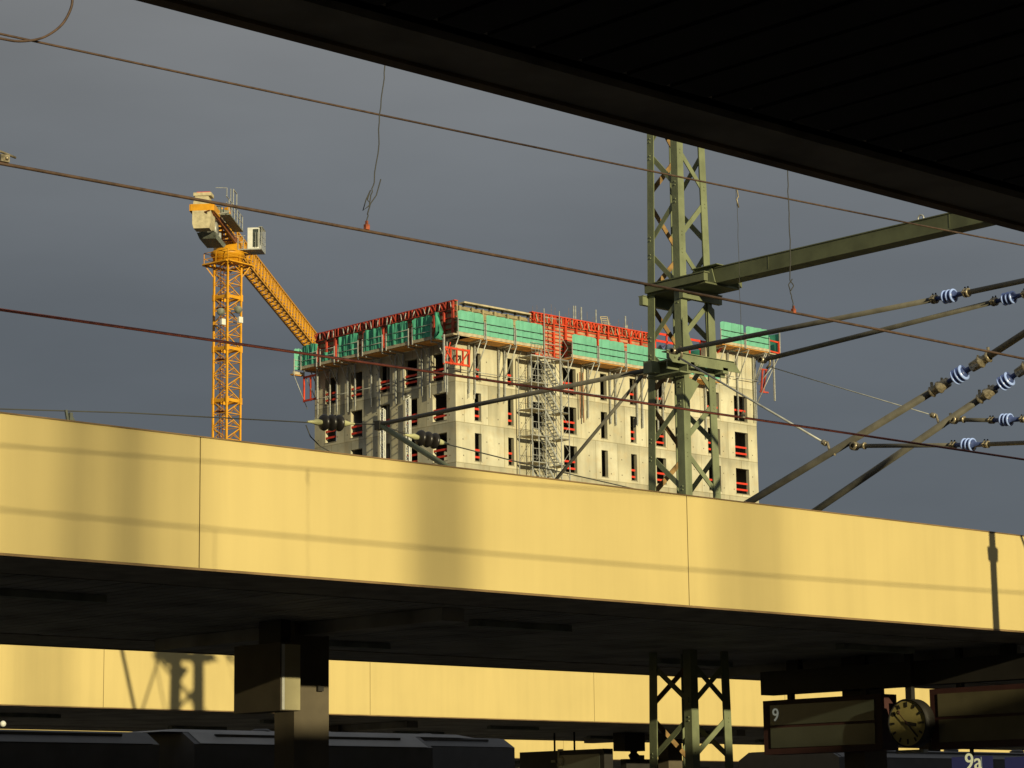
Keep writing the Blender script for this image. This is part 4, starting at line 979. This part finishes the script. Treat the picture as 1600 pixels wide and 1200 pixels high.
# station clock
ck = at(1424, 1130, 0, XBd-.1); R_ = .305
Tk = thing('station_clock', ck, 'round yellowish station clock hanging between two departure boards', 'clock')
b = MB(); b.lathe(ck, (1, 0, 0), [(-.085, 0), (-.085, R_), (-.10, R_+.003), (-.10, R_+.022), (.10, R_+.022), (.10, 0)], 40); b.build('case', M_dark, Tk)
b = MB(); b.lathe(ck, (-1, 0, 0), [(.086, R_), (.088, R_*.5), (.089, 0)], 40); b.build('dial', M_face, Tk)
b = MB()
def hand(ang, r0, r1, w, x=-.094):   # ang clockwise from 12; viewer faces +X, so right on dial = -Y
    d = np.array((0, -math.sin(ang), math.cos(ang))); p = ck+np.array((x, 0, 0)); b.bar(p+d*r0, p+d*r1, .004, w, up=np.cross((1, 0, 0), d))
for k in range(12): b = MB(); hand(k*math.pi/6, R_*(.74 if k % 3 else .70), R_*.93, .028); b.build('hour_mark', M_dark, Tk)
b = MB(); hand(math.radians(101), -.03, .16, .045, -.097); b.build('hour_hand', M_dark, Tk)
b = MB(); hand(math.radians(137), -.04, .26, .026, -.102); b.build('minute_hand', M_dark, Tk)
b = MB(); hand(math.radians(317), -.02, .20, .010, -.106); b.lathe(ck+np.array((-.106, .20*math.sin(math.radians(43)), .20*math.cos(math.radians(43)))), (-1, 0, 0), [(-.003, .012), (-.003, .03), (.003, .03), (.003, .012)], 12); b.build('second_hand', M_boardf, Tk)
b = MB(); b.box((ck[0]-.04, ck[1]-.05, ck[2]+R_), (ck[0]+.04, ck[1]+.05, 4.0)); b.build('hanger', M_dark, Tk)
# blue platform signs
for i, (xa, xb_, s, off) in enumerate(((1487, 1546, '9a', .58), (1570, 1640, '9', .6))):
    ya_ = float(at(xa, 1190, 0, XBd+.05)[1]); yb_ = float(at(xb_, 1190, 0, XBd+.05)[1]); z1 = float(at((xa+xb_)/2, 1182, 0, XBd+.05)[2])
    T = thing('platform_sign', (XBd+.05, (ya_+yb_)/2, z1-.6), ['blue sign reading 9a cut off by the bottom edge', 'second blue sign in the bottom right corner'][i], 'platform sign', 'blue platform signs')
    MB().box((XBd+.05, min(ya_, yb_), z1-.6), (XBd+.13, max(ya_, yb_), z1)).build('plate', M_blue, T)
    text(s, .30, (XBd+.044, ya_+(yb_-ya_)*off, z1-.075), [(0, -1, 0), (0, 0, 1), (-1, 0, 0)], M_lettery, T)
    if i == 0: MB().box((XBd+.044, yb_+.12, z1-.5), (XBd+.049, yb_+.135, z1-.01)).build('divider', M_letter, T)
    MB().box((XBd+.07, (ya_+yb_)/2-.02, z1), (XBd+.11, (ya_+yb_)/2+.02, zb_h)).build('hanger', M_dark, T)
# carrier beam above the boards
zc = float(at(1270, 1081, 0, XBd)[2])
T = thing('carrier_beam', (XBd+.1, 21, 3.5), 'dark carrier beam under the canopy from which the boards and the clock hang', 'beam')
MB().box((XBd+.02, 18.4, zc), (XBd+.30, yl+.05, 3.86)).build('beam_box', M_dark, T)
b = MB(); b.box((XBd+.1, 19.3, 3.86), (XBd+.2, 19.5, 4.0)); b.build('hanger', M_dark, T)
b = MB(); b.box((XBd+.1, 23.0, 3.86), (XBd+.2, 23.2, 4.0)); b.build('hanger', M_dark, T)
# light strip below clock
q = at(1425, 1174, 0, XBd+.4); MB().box(q-np.array((.05, .24, .025)), q+np.array((.05, .24, .02))).build('sign_top', M_galv, label='pale strip of a sign top right below the clock', cat='sign')
# hanging sign under the second canopy
X2 = float(at(880, 1190, 1, 43.5)[0])
ya_ = float(at(812, 1180, 0, X2)[1]); yb_ = float(at(944, 1180, 0, X2)[1]); z1 = float(at(880, 1172.5, 0, X2)[2])
T = thing('departure_board', (X2, (ya_+yb_)/2, z1-.8), 'dark hanging board with a faint gold 5 under the second canopy', 'departure board', 'departure boards under the second canopy')
MB().box((X2, yb_, z1-.9), (X2+.3, ya_, z1)).build('housing', M_dark, T)
MB().box((X2-.01, yb_+.15, z1-.8), (X2-.001, yb_+1.6, z1-.12)).build('pane', M_boardg, T)
q = at(872, 1186, 0, X2); text('-5', .62, (X2-.016, float(q[1]), float(q[2])), [(0, -1, 0), (0, 0, 1), (-1, 0, 0)], M_signbox, T)
b = MB()
for x in (862, 893): yy = float(at(x, 1165, 0, X2)[1]); b = MB(); b.tube((X2+.1, yy, z1), (X2+.1, yy, 4.0), .025, 6); b.build('hanger', M_dark, T)
X3 = float(at(983, 1170, 1, 43.0)[0])
T = thing('ceiling_lamp', (X3, 43, 3), 'dark boxy lamp hanging under the second canopy left of the mast foot', 'lamp')
q = at(983, 1150, 1, 43.0); q1 = at(967, 1150, 1, 43); q2 = at(999, 1174, 1, 43)
MB().box((q1[0], 42.8, q2[2]), (q2[0], 43.2, 4.0)).build('housing', M_dark, T)
b = MB(); b.lathe((float(q[0])+.05, 42.9, float(q2[2])-.1), (0, 0, 1), [(-.12, 0), (-.10, .10), (0, .14), (.06, .08), (.1, .1)], 10); b.build('lens', M_dark, T)
q1 = at(974, 1186, 1, 43.2); q2 = at(1053, 1210, 1, 43.2); b = MB(); b.box((q1[0], 43.1, q2[2]-.5), (q2[0], 43.3, q1[2])); b.box((q1[0]+.5, 43.1, q1[2]), (q1[0]+.65, 43.3, q1[2]+.1)); b.build('info_board', M_dark, label='low dark board standing just left of the mast foot', cat='information board')
# ================================================================== TRAINS between canopy 1 and canopy 2
def coach(X0, X1, yc, label, roofz, m=M_train, roof=M_troof, boxes=()):
    T = thing('train_coach', ((X0+X1)/2, yc, -.8), label, 'train', 'train coaches between the platforms')
    prof = [(-1.38, -.3), (-1.42, .4), (-1.42, roofz-.17), (-1.12, roofz), (1.12, roofz), (1.42, roofz-.17), (1.42, .4), (1.38, -.3)]
    MB().prism([(X0, yc+y, z) for y, z in prof], (X1-X0, 0, 0)).build('body', m, T)
    MB().prism([(X0+.1, yc+y*1.006, z+.008) for y, z in prof[2:6]], (X1-X0-.2, 0, 0)).build('roof', roof, T)
    x = X0+1.6
    while x < X1-1.6:      # small roof vents and a cable duct along the shoulder
        MB().lathe((x, yc-.85, roofz+.005), (0, 0, 1), [(0, .16), (.05, .17), (.08, .10), (.085, 0)], 10).build('roof_vent', M_train, T); x += random.uniform(2.2, 4.0)
    MB().box((X0+.5, yc-1.25, roofz-.055), (X1-.5, yc-1.20, roofz-.02)).build('roof_duct', M_dark, T)
    b = MB(); x = X0+1.2
    while x < X1-2.2: b.box((x, yc-1.462, 1.15), (x+1.5, yc+1.462, 1.95)); x += 1.95
    b.build('window_band', M_glass, T)
    for a, c, h in boxes: MB().prism([(a, yc-1.10, roofz+.009), (a+.3, yc-1.0, roofz+h), (c-.3, yc-1.0, roofz+h), (c, yc-1.10, roofz+.009)], (0, 2.1, 0)).build('roof_unit', roof, T)
    for xx in (X0+3.2, X1-3.2):
        b = MB()
        for dx in (-1.2, 1.2):
            for dy in (-.72, .72): b.lathe((xx+dx, yc+dy-.06, -.34), (0, 1, 0), [(0, 0), (0, .44), (.12, .46), (.12, 0)], 18)
        b.box((xx-1.7, yc-1.0, -.45), (xx+1.7, yc+1.0, -.25)); b.build('bogie', M_dark, T)
    return T
YT = 30.0
xa = float(at(214, 1150, 1, YT)[0]); xb_ = float(at(583, 1155, 1, YT)[0]); rz = float(at(400, 1150, 1, YT-.5)[2])
coach(xa, xb_, YT, 'pale roofed train coach left of and behind the dark column', rz, boxes=((xa+2.0, xa+5.6, .06), (xb_-4.8, xb_-1.2, .05)))
coach(xa-19, xa-.6, YT, 'dark train coach at the bottom left edge', rz-.02, roof=M_train, boxes=((xa-9, xa-6, .05),))
xc_ = float(at(803, 1175, 1, YT+3.8)[0])
coach(xb_+.9, xc_, YT+5.2, 'dark train coach right of the dark column', float(at(720, 1158, 1, YT+5.2)[2]), roof=M_train, boxes=((xb_+2, xb_+4, .05),))
xd_ = float(at(1310, 1190, 1, YT+3.8)[0])
coach(xd_, xd_+26, YT+5.2, 'dark train coach added at the bottom right to cover a sunlit strip', float(at(1400, 1172, 1, YT+3.8)[2]), roof=M_train)  # coach added to cover the bright sliver of the farthest canopy
# small lamps far left bottom
q = at(5, 1131, 1, 44)
for i, (x, y, s) in enumerate(((5, 1131, .05), (24, 1148, .07))):
    q = at(x, y, 1, 36.5); MB().lathe(q, (0, -1, 0), [(-.03, 0), (-.03, s), (.0, s*1.1), (.03, s*.8), (.04, 0)], 10).build('signal_reflector', M_white, label=['upper', 'lower'][i]+' small bright reflector at the bottom left edge', cat='reflector')
T = thing('shade_hall', (20, -18, -1), 'long flat roofed hall added unseen behind the viewer to shade the platforms', 'building')  # unseen hall added to keep the low sun off the platform columns
MB().box((-60, -30, -1.1), (110, -7, 7.25)).build('wall', M_far, T)
MB().box((-60.4, -30.4, 7.25), (110.4, -6.9, 7.52)).build('roof', M_roof, T)
MB().box((11.2, -29, 7.53), (96, -7.01, 7.90)).build('shade_roof', M_roof, T)  # higher strip added only to shade the column and the mast foot
for k in range(28):
    MB().box((-55+k*6, -7.0, 1.0), (-52.4+k*6, -6.94, 6.5)).build('window', M_glass, T)
# ================================================================== surroundings out of the frame (city behind and beside)
def house(x0, y0, x1, y1, h, label, ridge='x'):
    T = thing('city_building', ((x0+x1)/2, (y0+y1)/2, -1.1), label, 'building', 'town buildings round the station')
    MB().box((x0, y0, -1.1), (x1, y1, h)).build('wall', M_far, T)
    rh = 4; ym = (y0+y1)/2
    MB().add([(x0-.4, y0-.4, h+.01), (x1+.4, y0-.4, h+.01), (x1+.4, y1+.4, h+.01), (x0-.4, y1+.4, h+.01), (x0, ym, h+rh), (x1, ym, h+rh)], [(0, 1, 5, 4), (2, 3, 4, 5), (0, 4, 3), (1, 2, 5), (3, 2, 1, 0)]).build('roof', M_tile, T)
    for yy, s in ((y0, -1), (y1, 1)):
        k = 0
        for fl in range(int(h//3.2)):
            x = x0+1.5
            while x < x1-2 and k < 44:
                b = MB(); b.box((x, yy, .9+fl*3.2), (x+1.2, yy+s*.04, 2.5+fl*3.2)); b.build('window', M_glass, T); x += 3.6; k += 1
house(-30, 110, 30, 124, 12, 'low town building far beyond the platforms on the left')
house(36, 150, 95, 164, 14, 'town building beyond the platforms left of the tower')
